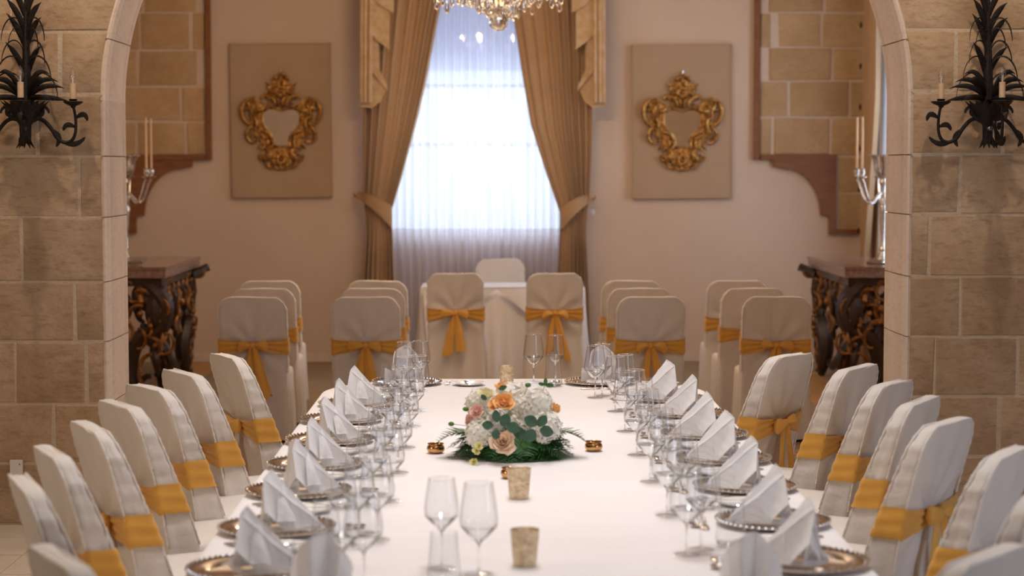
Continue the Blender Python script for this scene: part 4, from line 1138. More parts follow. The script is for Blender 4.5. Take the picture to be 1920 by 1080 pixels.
for i in range(48):
    a = 2 * PI * i / 48 + rf.uniform(-.1, .1); L = rf.uniform(0.14, 0.19)
    if abs(math.cos(a)) > 0.75: L = rf.uniform(0.19, 0.235)
    frond((0.05 * math.cos(a), 0.05 * math.sin(a), rf.uniform(0.055, 0.105)), (math.cos(a), math.sin(a), -0.42 - (0.22 if math.sin(a) < -0.3 else 0)), L, rf.uniform(-0.05, 0.15))
for px, py, dx in ((1085, 780, 1), (1075, 800, 1), (850, 800, -1), (870, 820, -1)):
    frond((0.10 * dx, -0.02, 0.07), (dx, -0.2, 0.15), 0.20, 0.30)
hydrangea(FP(1000, 762, 7.46), 0.082, M['hyd']); hydrangea(FP(1022, 800, 7.40), 0.066, M['hyd']); hydrangea(FP(898, 812, 7.36), 0.056, M['hyd'])
hydrangea(FP(905, 758, 7.55), 0.07, M['hyd']); hydrangea(FP(962, 752, 7.62), 0.08, M['hyd']); hydrangea(FP(925, 790, 7.48), 0.06, M['hyd']); hydrangea(FP(975, 800, 7.45), 0.055, M['hyd'])
rose(FP(945, 752, 7.33), 0.046, M['rose_or'], (0, -0.75, 0.65)).name = 'rose_bloom'
rose(FP(928, 757, 7.35), 0.034, M['rose_or'], (-0.5, -0.6, 0.6))
rose(FP(943, 828, 7.26), 0.056, M['rose_cr'], (0.0, -0.93, 0.36)); rose(FP(912, 738, 7.46), 0.042, M['rose_yl'], (-0.1, -0.3, 1)); rose(FP(893, 770, 7.36), 0.034, M['rose_pk'], (-0.5, -0.7, 0.4), 'carnation_bloom')
rose(FP(880, 787, 7.40), 0.028, M['rose_pk'], (-0.7, -0.6, 0.3), 'carnation_bloom'); rose(FP(1043, 765, 7.44), 0.032, M['rose_or'], (0.8, -0.3, 0.5), open_=0.4)
rose(FP(940, 724, 7.60), 0.034, M['rose_or'], (0.1, 0, 1)); rose(FP(925, 785, 7.35), 0.026, M['hyd'], (-.2, -0.8, 0.5))
for px, py in ((893, 845), (888, 866), (898, 836)): rose(FP(px, py, 7.27), 0.015, M['alst'], (-0.2, -0.9, 0.4), 'small_bloom', 1.6)
for (px, py, Y, ux, uz, L, wd) in ((932, 792, 7.27, -0.1, 1, 0.05, 0.034), (950, 798, 7.25, 0.9, -0.3, 0.055, 0.046), (942, 800, 7.26, 0.3, 0.8, 0.055, 0.045), (925, 798, 7.27, -0.9, 0.1, 0.045, 0.036), (933, 806, 7.26, -0.3, -0.8, 0.04, 0.034),
        (1008, 797, 7.25, -0.8, 0.5, 0.06, 0.046), (1010, 800, 7.25, 0.5, 0.85, 0.052, 0.040), (1012, 806, 7.24, 0.95, -0.2, 0.055, 0.046), (1002, 806, 7.24, -0.5, -0.8, 0.055, 0.050), (990, 812, 7.26, -0.9, -0.2, 0.045, 0.04),
        (962, 806, 7.27, 0.8, -0.4, 0.05, 0.045), (935, 730, 7.45, 0.5, 0.2, 0.035, 0.02), (912, 750, 7.4, -0.4, 0.4, 0.03, 0.02)):
    roundleaf(FP(px, py, Y), (rf.uniform(-.2, .2), -1, 0.35), (ux, 0, uz), L * 0.98, wd)
def sprig(p0, p1, leaves):
    MB().tube([p0, (p0 + p1) / 2 + Vector((0, 0, 0.01)), p1], [0.0014, 0.0012, 0.0009], 5).build('twig', M['seed'], fl)
    for l in leaves: roundleaf(l[0], (0.2, -0.9, 0.4), l[1], l[2], l[2] * 0.55, M['fern'])
p = FP(1018, 740, 7.5); q = FP(1022, 722, 7.5); sprig(p, q, [(q, (0.2, 0, 1), 0.03), (q, (1, 0, 0), 0.035), (q, (-1, 0, 0.2), 0.028), (p, (0.8, 0, -0.2), 0.028)])
for px, py in ((990, 722), (873, 767), (846, 795), (931, 762)):
    b = FP(px, py, 7.4); c_ = Vector((0, 0, 0.10)); MB().tube([b, b.lerp(c_, 0.5)], 0.0011, 5).build('twig', M['seed'], fl)
    MB().ball(b, (0.012, 0.012, 0.009), 10, 8).build('bud', M['seed'], fl)
# ------------------------------------------------------------------ wall lights of black iron
def build_sconce():
    t = thing('wall_sconce', 'x', 'wall light')
    def P(dx, dy, out): return (dx * 0.00277, -out, -dy * 0.00277)    # offsets as seen on the wall, out = distance from the wall
    MB().lathe([(0.0, 0.0), (0.055, 0.0), (0.06, 0.010), (0.03, 0.022), (0.0, 0.024)], 20, cap0=False, cap1=False).build('wall_plate', M['iron'], t, P(0, 30, 0), (PI / 2, 0, 0))
    MB().tube([P(0, 90, 0.10), P(0, 20, 0.10), P(1, -60, 0.08), P(0, -130, 0.07), P(2, -230, 0.05)], [0.026, 0.030, 0.022, 0.015, 0.007], 10).build('stem', M['iron'], t)
    MB().tube([P(0, 30, 0.005), P(0, 34, 0.09)], 0.012, 8).build('bracket_rod', M['iron'], t)
    def blade(p0, p1, p2, w_, name='leaf_blade', end=0.12):
        pts = []; a, b, c = Vector(p0), Vector(p1), Vector(p2)
        for i in range(13):
            s = i / 12; pts.append(a * (1 - s) ** 2 + b * 2 * s * (1 - s) + c * s * s)
        MB().tube(pts, [w_ * (0.35 + 0.65 * math.sin(PI * min(1, i / 12 * 0.8 + 0.15))) * (1 if i < 10 else (1 - (i - 9) / 3.4)) for i in range(13)], 8, 0.3, (0, -1, 0)).build(name, M['iron'], t)
    rq = random.Random(4)
    for dy in (-178, -146, -118, -64):       # pointed paired leaves up the trunk
        for sx in (-1, 1):
            if dy == -62 and sx == 5: continue
            blade(P(2 * sx, dy + 30, 0.07), P(10 * sx, dy - 10, 0.09), P(33 * sx, dy - 34 + (8 if sx > 0 else 0), 0.10 + rq.uniform(0, 0.04)), 0.016)
    for dy, w_, r_ in ((-130, 37, 1), (-115, 25, 1), (-88, 37, 1), (-56, 48, 1), (-23, 60, 1)):    # thin arching fronds
        for sx in (-1, 1):
            pts = []
            for i in range(15):
                a = PI * i / 14; pts.append(P(sx * (w_ / 2 + 3 - w_ / 2 * math.cos(a)), dy + 14 - 36 * math.sin(a) * (w_ / 40) ** 0.3 + (16 * i / 14), 0.09 + 0.05 * i / 14))
            MB().tube(pts, [0.0055 * (1 - 0.6 * abs(i / 7 - 1) ** 2) for i in range(15)], 6, 0.5).build('arched_frond', M['iron'], t)
    for k, (ex, ey) in enumerate(((48, -38), (64, -24), (76, -12), (84, 12))):
        for sx in (-1, 1):
            for o_ in (0.12, 0.19) if k in (1, 3) else (0.13,):
                blade(P(4 * sx, 8, 0.10), P(ex * 0.45 * sx, ey - 22 + k * 3, o_ + 0.03), P(ex * sx * (1 if o_ < 0.15 else 0.7), ey, o_), 0.014)
    # cup of petals
    for k in range(9):
        a = PI * (0.02 + 0.96 * k / 8) + PI
        d = Vector((math.cos(a), math.sin(a), 0)); c0 = Vector(P(0, 60, 0.11))
        pts = [c0 + d * 0.018, c0 + d * 0.05 + Vector((0, 0, 0.05)), c0 + d * 0.085 + Vector((0, 0, 0.10)), c0 + d * 0.125 + Vector((0, 0, 0.135))]
        MB().tube(pts, [0.010, 0.026, 0.030, 0.004], 8, 0.25, tuple(d)).build('petal', M['iron'], t)
    MB().lathe([(0.0, -0.16), (0.012, -0.155), (0.022, -0.13), (0.03, -0.11), (0.018, -0.08), (0.035, -0.05), (0.03, 0.0), (0.05, 0.03)], 14, P(0, 20, 0.11), cap0=False, cap1=False).build('boss', M['iron'], t)
    for k in range(5):
        a = PI + PI * (k + 0.5) / 5; d = Vector((math.cos(a), math.sin(a) * 0.6, 0)); c0 = Vector(P(0, 72, 0.11))
        MB().tube([c0, c0 + d * 0.02 + Vector((0, 0, -0.035)), c0 + d * 0.05 + Vector((0, 0, -0.075))], [0.014, 0.016, 0.002], 6, 0.4).build('drop_leaf', M['iron'], t)
    MB().ball(P(0, 62, 0.15), 0.016, 10, 8).build('drop_bead', M['bulb'], t)
    def arm(sx, fwd_):
        # S curve sweeping down and up to the candle cup
        if fwd_: f = lambda dx, dy: P(0.10 * dx, dy, 0.11 + 0.0023 * dx)
        else: f = lambda dx, dy: P(sx * dx * 1.13, dy, 0.11)
        a_ = MB()
        pts = [f(8, 42), f(28, 46), f(42, 62), f(52, 80), f(64, 88), f(76, 84), f(82, 70), f(83, 50), f(81, 30), f(79, 22)]
        sm = []
        for i in range(len(pts) - 1):
            p_, q_ = Vector(pts[i]), Vector(pts[i + 1])
            pm = Vector(pts[max(0, i - 1)]); qn = Vector(pts[min(len(pts) - 1, i + 2)])
            for s in (0, 0.25, 0.5, 0.75):
                sm.append(0.5 * ((2 * p_) + (q_ - pm) * s + (2 * pm - 5 * p_ + 4 * q_ - qn) * s * s + (3 * p_ - pm - 3 * q_ + qn) * s ** 3))
        sm.append(Vector(pts[-1]))
        o = a_.tube(sm, [0.011 - 0.004 * i / len(sm) for i in range(len(sm))], 8).build('arm', M['iron'], t)
        # leaf curls along the arm
        for (ax, ay), (bx, by), (cx_, cy_) in (((44, 64), (62, 78), (50, 96)), ((62, 88), (84, 98), (98, 78)), ((82, 60), (66, 48), (62, 66)), ((82, 44), (100, 26), (102, 48))):
            pts2 = [Vector(f(ax, ay)) * (1 - s) ** 2 + Vector(f(bx, by)) * 2 * s * (1 - s) + Vector(f(cx_, cy_)) * s * s for s in [i / 8 for i in range(9)]]
            MB().tube(pts2, [0.005, 0.010, 0.014, 0.016, 0.016, 0.014, 0.012, 0.010, 0.004], 6, 0.4, (0, -1, 0)).build('arm_leaf', M['iron'], o)
        c0 = Vector(f(79, 20))
        MB().lathe([(0.0, -0.012), (0.010, -0.010), (0.016, 0.0), (0.040, 0.010), (0.052, 0.020), (0.050, 0.024), (0.02, 0.014), (0.016, 0.022), (0.022, 0.034), (0.018, 0.036), (0.0, 0.030)], 16, c0, cap0=False, cap1=False).build('drip_pan', M['iron'], o)
        s_ = MB().lathe([(0.016, 0.03), (0.016, 0.115), (0.0, 0.117)], 14, c0, cap1=False).build('candle_sleeve', M['sleeve'], t)
        MB().lathe([(0.009, 0.117), (0.012, 0.126), (0.019, 0.145), (0.0185, 0.158), (0.011, 0.180), (0.003, 0.198), (0.0, 0.200)], 16, c0, cap0=False, cap1=False).build('bulb', M['bulb'], s_)
        MB().tube([c0 + Vector((0, 0, 0.117)), c0 + Vector((0, 0, 0.15))], 0.002, 5).build('filament_stem', M['porcelain'], s_)
    arm(-1, False); arm(1, False); arm(1, True)
    for sx in (-1, 1):       # big side curls under the cup
        pts = [P(*q, 0.12) for q in [(sx * a, b) for a, b in path2((8, 46), (34, 24), -1.5, -3.0, 'J', 18)]]
        MB().tube(pts, [0.010] * 12 + [0.012, 0.013, 0.012, 0.010, 0.008, 0.005, 0.003][:len(pts) - 12], 8, 0.5, (0, -1, 0)).build('side_curl', M['iron'], t)
        pts = [P(sx * a, b, 0.12) for a, b in path2((6, 40), (44, 34), 2.5, 5.5, 'J', 22)]
        MB().tube(pts, swell(len(pts), 0.011, 0.4), 8, 0.5, (0, -1, 0)).build('side_curl', M['iron'], t)
    return t
s1 = build_sconce()
c1 = W(58, 180, YA); c2 = W(1842, 180, YA)
s1.location = (c1.x, YA - 0.018, c1.z); s1['label'] = 'black iron palm leaf wall light with candle bulbs on the left pier'; s1['group'] = 'wall lights'
dup(s1, (c2.x, YA - 0.018, c2.z), 0, 'black iron palm leaf wall light with candle bulbs on the right pier')
# ------------------------------------------------------------------ boards and gilded mirrors
def build_mirror(flip):
    bd = thing('mirror_board', 'x', 'wall panel')
    hw, hh = 0.478, 0.735
    MB().box((-hw, -0.05, -hh), (hw, 0.0, hh)).build('board', M['linen_panel'], bd, smooth=0)
    e_ = MB()
    for a, b in (((-hw, -0.05, -hh), (-hw + 0.012, -0.056, hh)), ((hw - 0.012, -0.05, -hh), (hw, -0.056, hh)), ((-hw, -0.05, -hh), (hw, -0.056, -hh + 0.012)), ((-hw, -0.05, hh - 0.012), (hw, -0.056, hh))):
        e_.box((a[0], b[1], a[2]), (b[0], a[1], b[2]))
    e_.build('edge_roll', M['linen_panel'], bd)
    mt = thing('gilded_mirror', 'x', 'mirror')
    S = 0.00514
    def P(x, y, o=0.03): return (x * S, -0.052 - o, -y * S)
    outl = [(0, -19), (12, -23), (24, -23), (33, -17), (36, -8), (35, 6), (30, 16), (22, 24), (19, 36), (17, 48), (0, 50)]
    poly = [(x * S, -y * S) for x, y in outl] + [(-x * S, -y * S) for x, y in reversed(outl[1:-1])]
    MB().prism(poly, -0.052 - 0.014, -0.052 - 0.006).build('mirror_pane', M['mirror'], mt, smooth=0)
    fr = MB(); loop = [(x, y) for x, y in outl] + [(-x, y) for x, y in reversed(outl[1:-1])]; loop.append(loop[0])
    fr.tube([P(x, y, 0.018) for x, y in loop], 0.016, 8).build('inner_frame', M['gilt'], mt)
    sc = [((12, -26), (36, -40), 2.0, 9, 'C', 0.020), ((30, -28), (58, -40), -2.4, -8, 'C', 0.024), ((56, -40), (50, 6), 2.2, 7, 'C', 0.024), ((44, -30), (42, 10), 1.6, 6, 'C', 0.018), ((54, -6), (36, 30), 2.6, 8, 'S', 0.022), ((50, 14), (46, 36), 3, 10, 'C', 0.020),
          ((38, 22), (22, 50), -2.0, -8, 'C', 0.022), ((30, 34), (18, 62), 2.2, 8, 'S', 0.020), ((20, 60), (40, 64), -2.5, -9, 'C', 0.019), ((24, 68), (36, 56), 3, 9, 'C', 0.015), ((14, 62), (16, 86), 2.6, 7, 'C', 0.022), ((2, 66), (12, 84), -3, -9, 'C', 0.017),
          ((8, -26), (22, -38), 3, 8, 'C', 0.018), ((10, -42), (24, -58), 2.4, 8, 'C', 0.022), ((24, -52), (12, -78), 2.2, 7, 'C', 0.022), ((4, -48), (14, -66), 3, 9, 'C', 0.017), ((14, -74), (2, -88), 2, 7, 'S', 0.018)]
    for a, b, mid, cu, kd, r_ in sc:
        for sx in (-1, 1):
            pts = path2(a, b, mid, cu, kd, 22)
            MB().tube([P(sx * x, y, 0.035 + 0.012 * math.sin(i * 0.3)) for i, (x, y) in enumerate(pts)], swell(len(pts), r_, 0.5), 8).build('scroll', M['gilt'], mt)
    def rosette(x, y, r_, n=7):
        m_ = MB().ball(P(x, y, 0.06), r_ * 0.3, 8, 6)
        for k in range(n):
            a = 2 * PI * k / n; c = Vector(P(x, y, 0.05)) + Vector((math.cos(a), 0, math.sin(a))) * r_ * 0.62; m_.ball(c, (r_ * 0.34, r_ * 0.22, r_ * 0.34), 8, 6)
        m_.build('rosette', M['gilt'], mt)
    rosette(0, -54, 0.065); rosette(0, 72, 0.06); rosette(0, -74, 0.035, 5)
    for sx in (-1, 1):
        rosette(sx * 52, -38, 0.038, 5); rosette(sx * 50, 26, 0.034, 5); rosette(sx * 32, 66, 0.034, 5); rosette(sx * 20, -30, 0.03, 5); rosette(sx * 48, -12, 0.03, 5)
        for (x, y, an) in ((24, -66, 0.9), (60, -20, 1.6), (56, 12, 2.2), (40, 48, 2.4), (24, 82, 2.2), (28, -44, 0.5)):
            a = Vector(P(sx * x, y, 0.03)); d = Vector((sx * math.sin(an), 0, math.cos(an)))
            MB().tube([a - d * 0.03, a, a + d * 0.04], [0.008, 0.020, 0.003], 8, 0.5).build('acanthus_tip', M['gilt'], mt)
    for sx in (-1, 1):
        MB().prism([(sx * x * S, -y * S) for x, y in ((37, -18), (30, -30), (48, -44), (58, -38), (60, -8), (54, 24), (40, 38), (26, 58), (18, 54), (20, 38), (24, 26), (32, 16), (37, 4))], -0.052 - 0.022, -0.052 - 0.003).build('side_back', M['gilt'], mt, smooth=0)
    MB().prism([(x * S, -y * S) for x, y in ((-18, -42), (18, -42), (22, -62), (10, -80), (-10, -80), (-22, -62))], -0.052 - 0.03, -0.052 - 0.004).build('crest_back', M['gilt'], mt, smooth=0)
    MB().prism([(x * S, -y * S) for x, y in ((-22, 52), (22, 52), (18, 80), (0, 90), (-18, 80))], -0.052 - 0.03, -0.052 - 0.004).build('apron_back', M['gilt'], mt, smooth=0)
    MB().tube([P(0, -86, 0.02), P(0, -94, 0.02)], 0.008, 8).build('hanging_ring', M['silver'], mt)
    return bd, mt
bd, mt = build_mirror(0)
pl_, pr_ = W(528.5, 226, YW), W(1278, 228, YW)
bd.location = (pl_.x, YW - 0.001, pl_.z); mt.location = (pl_.x + 0.002, YW - 0.001, pl_.z)
bd['label'] = 'beige linen covered board behind the mirror left of the window'; mt['label'] = 'carved gilded mirror hanging left of the window'
bd['group'] = 'linen boards'; mt['group'] = 'gilded mirrors'
bd.rotation_euler = (0, R(-0.5), 0)
b2 = dup(bd, (pr_.x, YW - 0.001, pr_.z), None, 'beige linen covered board behind the mirror right of the window'); b2.rotation_euler = (0, R(-0.5), 0)
dup(mt, (pr_.x, YW - 0.001, pr_.z), None, 'carved gilded mirror hanging right of the window')
# ------------------------------------------------------------------ carved console tables
def build_console(w_=0.72):
    """local: x from the wall edge (0) to the room edge (w), y depth from near end (0) to far end (L); room edge at x=w"""
    t = thing('console_table', 'x', 'console table'); L, H = 1.85, 1.066
    MB().box((0, 0, H - 0.025), (w_, L, H)).build('marble_top', M['marble'], t, smooth=0)
    MB().box((0.006, 0.006, H - 0.09), (w_ - 0.006, L - 0.006, H - 0.0255)).build('top_moulding', M['edge'], t, smooth=0)
    MB().box((0.03, 0.04, H - 0.16), (w_ - 0.04, L - 0.04, H - 0.0905)).build('apron', M['black_gilt'], t, smooth=0)
    rq = random.Random(6)
    def face(fn, W_, legs):
        # fn(u, v, out): u along the face, v height, out = proud of it
        def sc(a, b, mid, cu, kd, r_, m_, o_=0.0, nm='scroll'):
            pts = path2(a, b, mid, cu, kd, 20)
            MB().tube([fn(x, y, o_ + 0.012 * math.sin(i * 0.4)) for i, (x, y) in enumerate(pts)], swell(len(pts), r_ * (1.25 if m_ is M['console_gilt'] else 1), 0.5), 8).build(nm, m_, t)
        B, Gd = M['black_gilt'], M['console_gilt']
        for c, s in legs:
            # S shaped leg in black with gilt scrolls over it
            sc((c + 0.02 * s, 0.93), (c - 0.10 * s, 0.50), 2.0 * s, 3 * s, 'C', 0.082, B, nm='leg')
            sc((c - 0.10 * s, 0.56), (c + 0.02 * s, 0.03), -1.6 * s, -3 * s, 'C', 0.074, B, nm='leg')
            sc((c - 0.02 * s, 0.60), (c - 0.22 * s, 0.22), 2.0 * s, 5 * s, 'S', 0.050, B); sc((c + 0.05 * s, 0.80), (c - 0.20 * s, 0.72), 2.0, 5, 'S', 0.050, B)
            for (a, b, mi, cu, kd, r_) in (((0.04, 0.86), (-0.08, 0.74), 2, 8, 'C', 0.016), ((-0.02, 0.74), (0.07, 0.60), -2, -9, 'C', 0.016), ((-0.10, 0.66), (-0.05, 0.50), 2, 8, 'S', 0.015), ((-0.06, 0.48), (-0.13, 0.34), 2, 8, 'C', 0.016),
                                           ((-0.12, 0.34), (-0.02, 0.20), -2, -7, 'C', 0.015), ((-0.01, 0.22), (0.04, 0.05), 2, 7, 'S', 0.016), ((0.06, 0.92), (0.12, 0.80), -3, -9, 'C', 0.015), ((-0.16, 0.80), (-0.10, 0.66), 3, 9, 'C', 0.013), ((-0.2, 0.52), (-0.15, 0.38), 3, 8, 'C', 0.012), ((0.02, 0.56), (0.03, 0.40), 2, 8, 'C', 0.013)):
                sc((c + a[0] * s, a[1]), (c + b[0] * s, b[1]), mi * s, cu * s, kd, r_, Gd, 0.05)
            for (a, b) in ((0.0, 0.68), (-0.08, 0.58), (-0.12, 0.42)):
                MB().ball(fn(c + a * s, b, 0.06), 0.026, 8, 6).build('gilt_boss', Gd, t)
        n = max(2, int(W_ / 0.22))
        for k in range(n):
            u = W_ * (k + 0.5) / n
            for sg in (-1, 1):
                sc((u, 0.90), (u + sg * 0.10, 0.76), 2.4 * sg, 8 * sg, 'C', 0.042, B); sc((u + 0.01 * sg, 0.91), (u + sg * 0.085, 0.80), 2.4 * sg, 9 * sg, 'C', 0.013, Gd, 0.035)
            MB().tube([fn(u, 0.86, 0.03), fn(u + 0.01, 0.78, 0.05), fn(u, 0.70, 0.02)], [0.016, 0.030, 0.006], 8).build('leaf_drop', Gd if k % 2 else B, t)
        # central pendant
        u = W_ / 2
        for sg in (-1, 1):
            sc((u + 0.02 * sg, 0.84), (u + 0.05 * sg, 0.50), 2.2 * sg, 5 * sg, 'S', 0.060, B); sc((u, 0.80), (u + 0.09 * sg, 0.62), 2.2 * sg, 8 * sg, 'C', 0.018, Gd, 0.045); sc((u, 0.62), (u + 0.05 * sg, 0.46), -2.2 * sg, -8 * sg, 'C', 0.014, Gd, 0.045)
            sc((u + 0.08 * sg, 0.74), (u + 0.20 * sg, 0.62), 2.0 * sg, 6 * sg, 'S', 0.026, B)
        MB().tube([fn(u, 0.56, 0.02), fn(u, 0.46, 0.03), fn(u, 0.38, 0.0)], [0.02, 0.035, 0.01], 8).build('pendant', B, t)
        MB().ball(fn(u, 0.72, 0.07), 0.035, 10, 8).build('gilt_boss', Gd, t)
    # room side face (long) and near end face
    face(lambda u, v, o: (w_ - 0.10 + o, 0.06 + u, v), L - 0.12, ((0.22, 1), (L - 0.34, -1)))
    face(lambda u, v, o: (u, 0.10 - o, v), w_ - 0.06, ((0.10, 1), (w_ - 0.22, -1)))
    # flaring corner tip under the far room corner, as seen beyond the slab
    MB().tube([(w_ - 0.06, L - 0.25, 0.90), (w_ + 0.0, L - 0.1, 0.93), (w_ + 0.06, L - 0.04, 0.97), (w_ + 0.075, L, 0.94)], [0.05, 0.045, 0.035, 0.015], 8).build('corner_scroll', M['black_gilt'], t)
    pts = path2((0, 0), (0.10, 0.02), 2.5, 8, 'C', 18)
    MB().tube([(w_ - 0.05 + x, L - 0.16, 0.93 + y) for x, y in pts], swell(len(pts), 0.016), 8).build('scroll', M['console_gilt'], t)
    # stretcher with leaves low down
    for a, b in (((0.12, 0.10), (w_ - 0.15, 0.12)), ((w_ - 0.13, 0.25), (w_ - 0.13, L - 0.3))):
        pts = [(a[0] + (b[0] - a[0]) * i / 12, a[1] + (b[1] - a[1]) * i / 12, 0.16 + 0.07 * math.sin(PI * i / 12) * math.cos(i)) for i in range(13)]
        MB().tube(pts, swell(13, 0.035, 0.6), 8).build('stretcher', M['black_gilt'], t)
    return t
def mirror_x(o):
    """mirror a built thing (children meshes) into a new handed copy"""
    c = o.copy(); COL.objects.link(c)
    for ch in o.children:
        d = ch.copy(); d.data = ch.data.copy()
        d.data.transform(Matrix.Scale(-1, 4, (1, 0, 0))); d.data.flip_normals()
        COL.objects.link(d); d.parent = c
    return c
cl_ = build_console(); xl = (311 - 924) * 15.6 / 3600
cl_.location = (xl - 0.72, 15.6, CZ); cl_['label'] = 'black and gold carved console table at the left wall behind the arch pier'; cl_['group'] = 'console tables'
xr_ = (1585 - 924) * 15.6 / 3600
cr_ = mirror_x(build_console(0.56))
for o in [o for o in COL.objects if o.get('label') == 'x' and o.name.startswith('console_table') and o is not cr_]:
    for q in list(o.children): bpy.data.objects.remove(q)
    bpy.data.objects.remove(o)
cr_.location = (xr_ + 0.56, 15.6, CZ); cr_['label'] = 'black and gold carved console table at the right wall behind the arch pier'; cr_['group'] = 'console tables'
# ------------------------------------------------------------------ silver candelabra
def build_candelabrum():
    t = thing('candelabrum', 'x', 'candelabrum'); m_ = M['old_silver']
    MB().lathe([(0.0, 0.0), (0.13, 0.0), (0.14, 0.012), (0.12, 0.025), (0.07, 0.035), (0.05, 0.06), (0.03, 0.085), (0.022, 0.10), (0.0, 0.10)], 28, cap0=False, cap1=False).build('base', m_, t)
    MB().lathe([(0.022, 0.10), (0.035, 0.12), (0.020, 0.15), (0.018, 0.22), (0.030, 0.36), (0.036, 0.42), (0.042, 0.46), (0.030, 0.49), (0.048, 0.50), (0.030, 0.52), (0.020, 0.56), (0.018, 0.64), (0.040, 0.68), (0.024, 0.72)], 24, cap0=False, cap1=False).build('stem', m_, t)
    MB().lathe([(0.0, 0.70), (0.03, 0.71), (0.062, 0.74), (0.085, 0.80), (0.092, 0.86), (0.118, 0.895), (0.125, 0.915), (0.110, 0.915), (0.082, 0.86), (0.0, 0.84)], 28, cap0=False, cap1=False).build('top_bowl', m_, t)
    rims = MB()
    for k in range(20):
        a = 2 * PI * k / 20; rims.ball((0.121 * math.cos(a), 0.121 * math.sin(a), 0.905), 0.012, 6, 5)
    rims.build('bowl_border', m_, t)['kind'] = 'stuff'
    tips = []
    for k in range(6):
        a = k * PI / 3 + PI / 6; d = Vector((math.cos(a), math.sin(a), 0)); pts = []
        for i in range(22):
            s = i / 21; r_ = 0.02 + 0.215 * s; z = 0.59 - 0.10 * math.sin(PI * min(1, s * 1.12)) * 1.0 + 0.12 * s ** 3 + 0.045 * math.sin(PI * 2 * s) * (1 - s)
            pts.append(d * r_ + Vector((0, 0, z)))
        o = MB().tube(pts, [0.012 - 0.003 * i / 21 for i in range(22)], 8).build('arm', m_, t)
        e_ = pts[-1]
        MB().lathe([(0.0, -0.01), (0.010, 0.0), (0.042, 0.016), (0.044, 0.021), (0.014, 0.018), (0.018, 0.035), (0.026, 0.055), (0.022, 0.075), (0.027, 0.085), (0.020, 0.087), (0.0, 0.065)], 18, e_, cap0=False, cap1=False).build('candle_cup', m_, o)
        pts2 = [e_ - d * 0.06 + Vector((0, 0, -0.03)) + Vector((0, 0, 0)) for _ in range(1)]
        sc = path2((0, 0), (0.07, 0.02), 2, 8, 'C', 14)
        MB().tube([d * (0.08 + x) + Vector((0, 0, 0.53 + y)) for x, y in sc], swell(len(sc), 0.007), 6).build('arm_leaf', m_, o)
        tips.append(e_ + Vector((0, 0, 0.067)))
    return t, tips
ca, tips = build_candelabrum()
tp = MB().lathe([(0.011, 0.0), (0.0095, 0.30), (0.0075, 0.445), (0.002, 0.452)], 12).build('candle', M['wax'])
MB().tube([(0, 0, 0.45), (0.001, 0, 0.462)], 0.001, 4).build('wick', M['iron'], tp)
first = [True]
for side, px, YC_, lb in ((-1, 234, 16.4, 'left'), (1, 1657, 16.1, 'right')):
    x = WX(px, YC_); o = ca if side < 0 else dup(ca)
    rz = 0.0 if side < 0 else PI - 0.24
    if side > 0: rz = PI
    o.location = (x, YC_, CZ + 1.067); o.rotation_euler = (0, 0, rz); o['label'] = 'tall silver candelabrum standing on the %s console table' % lb; o['group'] = 'silver candelabra'
    for k, tpp in enumerate(tips):
        if k not in (0, 2, 3, 5): continue
        v = Matrix.Rotation(rz, 3, 'Z') @ tpp
        c = tp if first[0] else dup(tp); first[0] = False
        c.location = (x + v.x, YC_ + v.y, CZ + 1.067 + v.z)
        room = (v.x > 0) == (side < 0); nearc = v.y < 0
        nm = ('near' if nearc else 'far') + ' arm ' + ('on the room side' if room else 'towards the wall')
        tag(c, 'tall ivory taper candle, %s candelabrum, %s' % (lb, nm), 'candle', 'taper candles')
# glass dish below the left candelabrum
gd = thing('glass_dish', 'round clear glass dish on the left console table beside the candelabrum', 'dish', (WX(256, 15.95), 15.85, CZ + 1.067))
MB().lathe([(0.0, 0.002), (0.05, 0.002), (0.085, 0.03), (0.09, 0.055), (0.086, 0.055), (0.08, 0.032), (0.045, 0.010), (0.0, 0.010)], 28, cap0=False, cap1=False).build('bowl', M['thin'], gd)
MB().lathe([(0.086, 0.053), (0.091, 0.057), (0.091, 0.060), (0.086, 0.058)], 28, cap0=False, cap1=False).build('rim', M['silver'], gd)
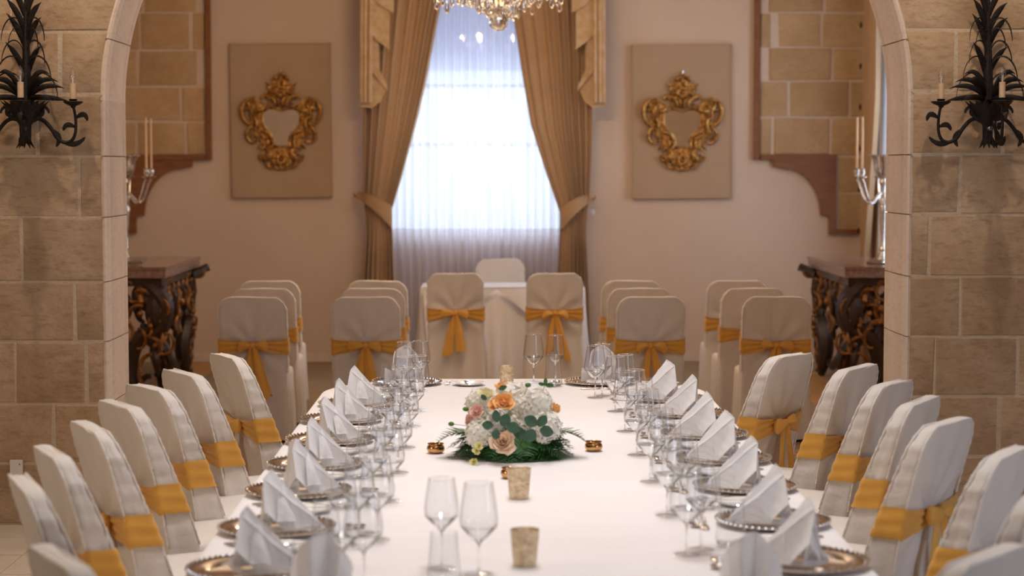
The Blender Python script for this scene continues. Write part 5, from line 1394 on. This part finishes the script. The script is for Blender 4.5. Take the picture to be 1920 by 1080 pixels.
# ------------------------------------------------------------------ crystal chandelier of the far room
CX, CYy = WX(935, 14.0), 14.0
ch = thing('chandelier', 'crystal chandelier hanging before the window, only its lowest drops in view', 'chandelier', (CX, CYy, 0))
def Zc(py): return W(935, py, 14.0).z
MB().ball((0, 0, Zc(41)), 0.069, 20, 14).build('crystal_ball', M['crystal'], ch, smooth=0)
MB().tube([(0, 0, Zc(25)), (0, 0, ZC)], 0.008, 8).build('rod', M['brass'], ch)
MB().lathe([(0.0, 3.05), (0.05, 3.06), (0.10, 3.12), (0.16, 3.20), (0.17, 3.23), (0.05, 3.24), (0.03, 3.3), (0.06, 3.4), (0.03, 3.5), (0.02, 3.8), (0.05, 3.9), (0.0, 3.95)], 24, cap0=False, cap1=False).build('body', M['glass'], ch)
rc = random.Random(12)
def drop(x, y, ztop, L, wd):
    n = 6; P = []
    for z, r_ in ((0, 0.15), (-0.18, 0.55), (-0.62, 1.0), (-0.85, 0.75), (-1.0, 0.05)):
        P.append([(x + wd * r_ * math.cos(2 * PI * k / n + ztop * 50), y + 0.55 * wd * r_ * math.sin(2 * PI * k / n + ztop * 50), ztop + z * L) for k in range(n)])
    m_ = MB().grid(P, False, True); m_.f += [tuple(range(n)), tuple(24 + k for k in range(n))]
    o = m_.build('crystal_drop', M['crystal'], ch, smooth=0)
    MB().ball((x, y, ztop + 0.012), 0.010, 8, 6).build('crystal_bead', M['crystal'], o, smooth=0)
for rad, n, py, L, wd in ((0.08, 8, 8, 0.10, 0.024), (0.14, 10, 2, 0.11, 0.024), (0.22, 14, -8, 0.10, 0.022), (0.30, 16, -22, 0.11, 0.022)):
    for k in range(n):
        a = 2 * PI * (k + rc.random() * 0.4) / n; drop(rad * math.cos(a), rad * math.sin(a), Zc(py + rc.uniform(-6, 6)), L * rc.uniform(0.85, 1.15), wd)
for k in range(8):
    a = 2 * PI * k / 8 + 0.2; d = Vector((math.cos(a), math.sin(a), 0)); pts = []
    for i in range(16):
        s = i / 15; pts.append(d * (0.04 + 0.40 * s) + Vector((0, 0, 3.16 - 0.06 * math.sin(PI * s) + 0.12 * s ** 2)))
    o = MB().tube(pts, 0.011, 8).build('arm', M['glass'], ch)
    MB().lathe([(0.0, 0.0), (0.05, 0.015), (0.055, 0.02), (0.015, 0.02), (0.012, 0.03), (0.012, 0.12), (0.0, 0.12)], 14, pts[-1], cap0=False, cap1=False).build('candle_cup', M['crystal'], o, smooth=0)
    for q in range(3):
        b = a + (q - 1) * 0.13; drop(0.455 * math.cos(b), 0.455 * math.sin(b), pts[-1].z - 0.07 - 0.05 * (q == 1) - 0.045, 0.10, 0.02)
for k in range(14):
    a = 2 * PI * k / 14
    for i in range(5):
        s = (i + 0.5) / 5; MB().ball(((0.08 + 0.24 * s) * math.cos(a), (0.08 + 0.24 * s) * math.sin(a), 3.02 + 0.14 * s ** 2), 0.010, 8, 6).build('garland_bead', M['crystal'], ch, smooth=0)
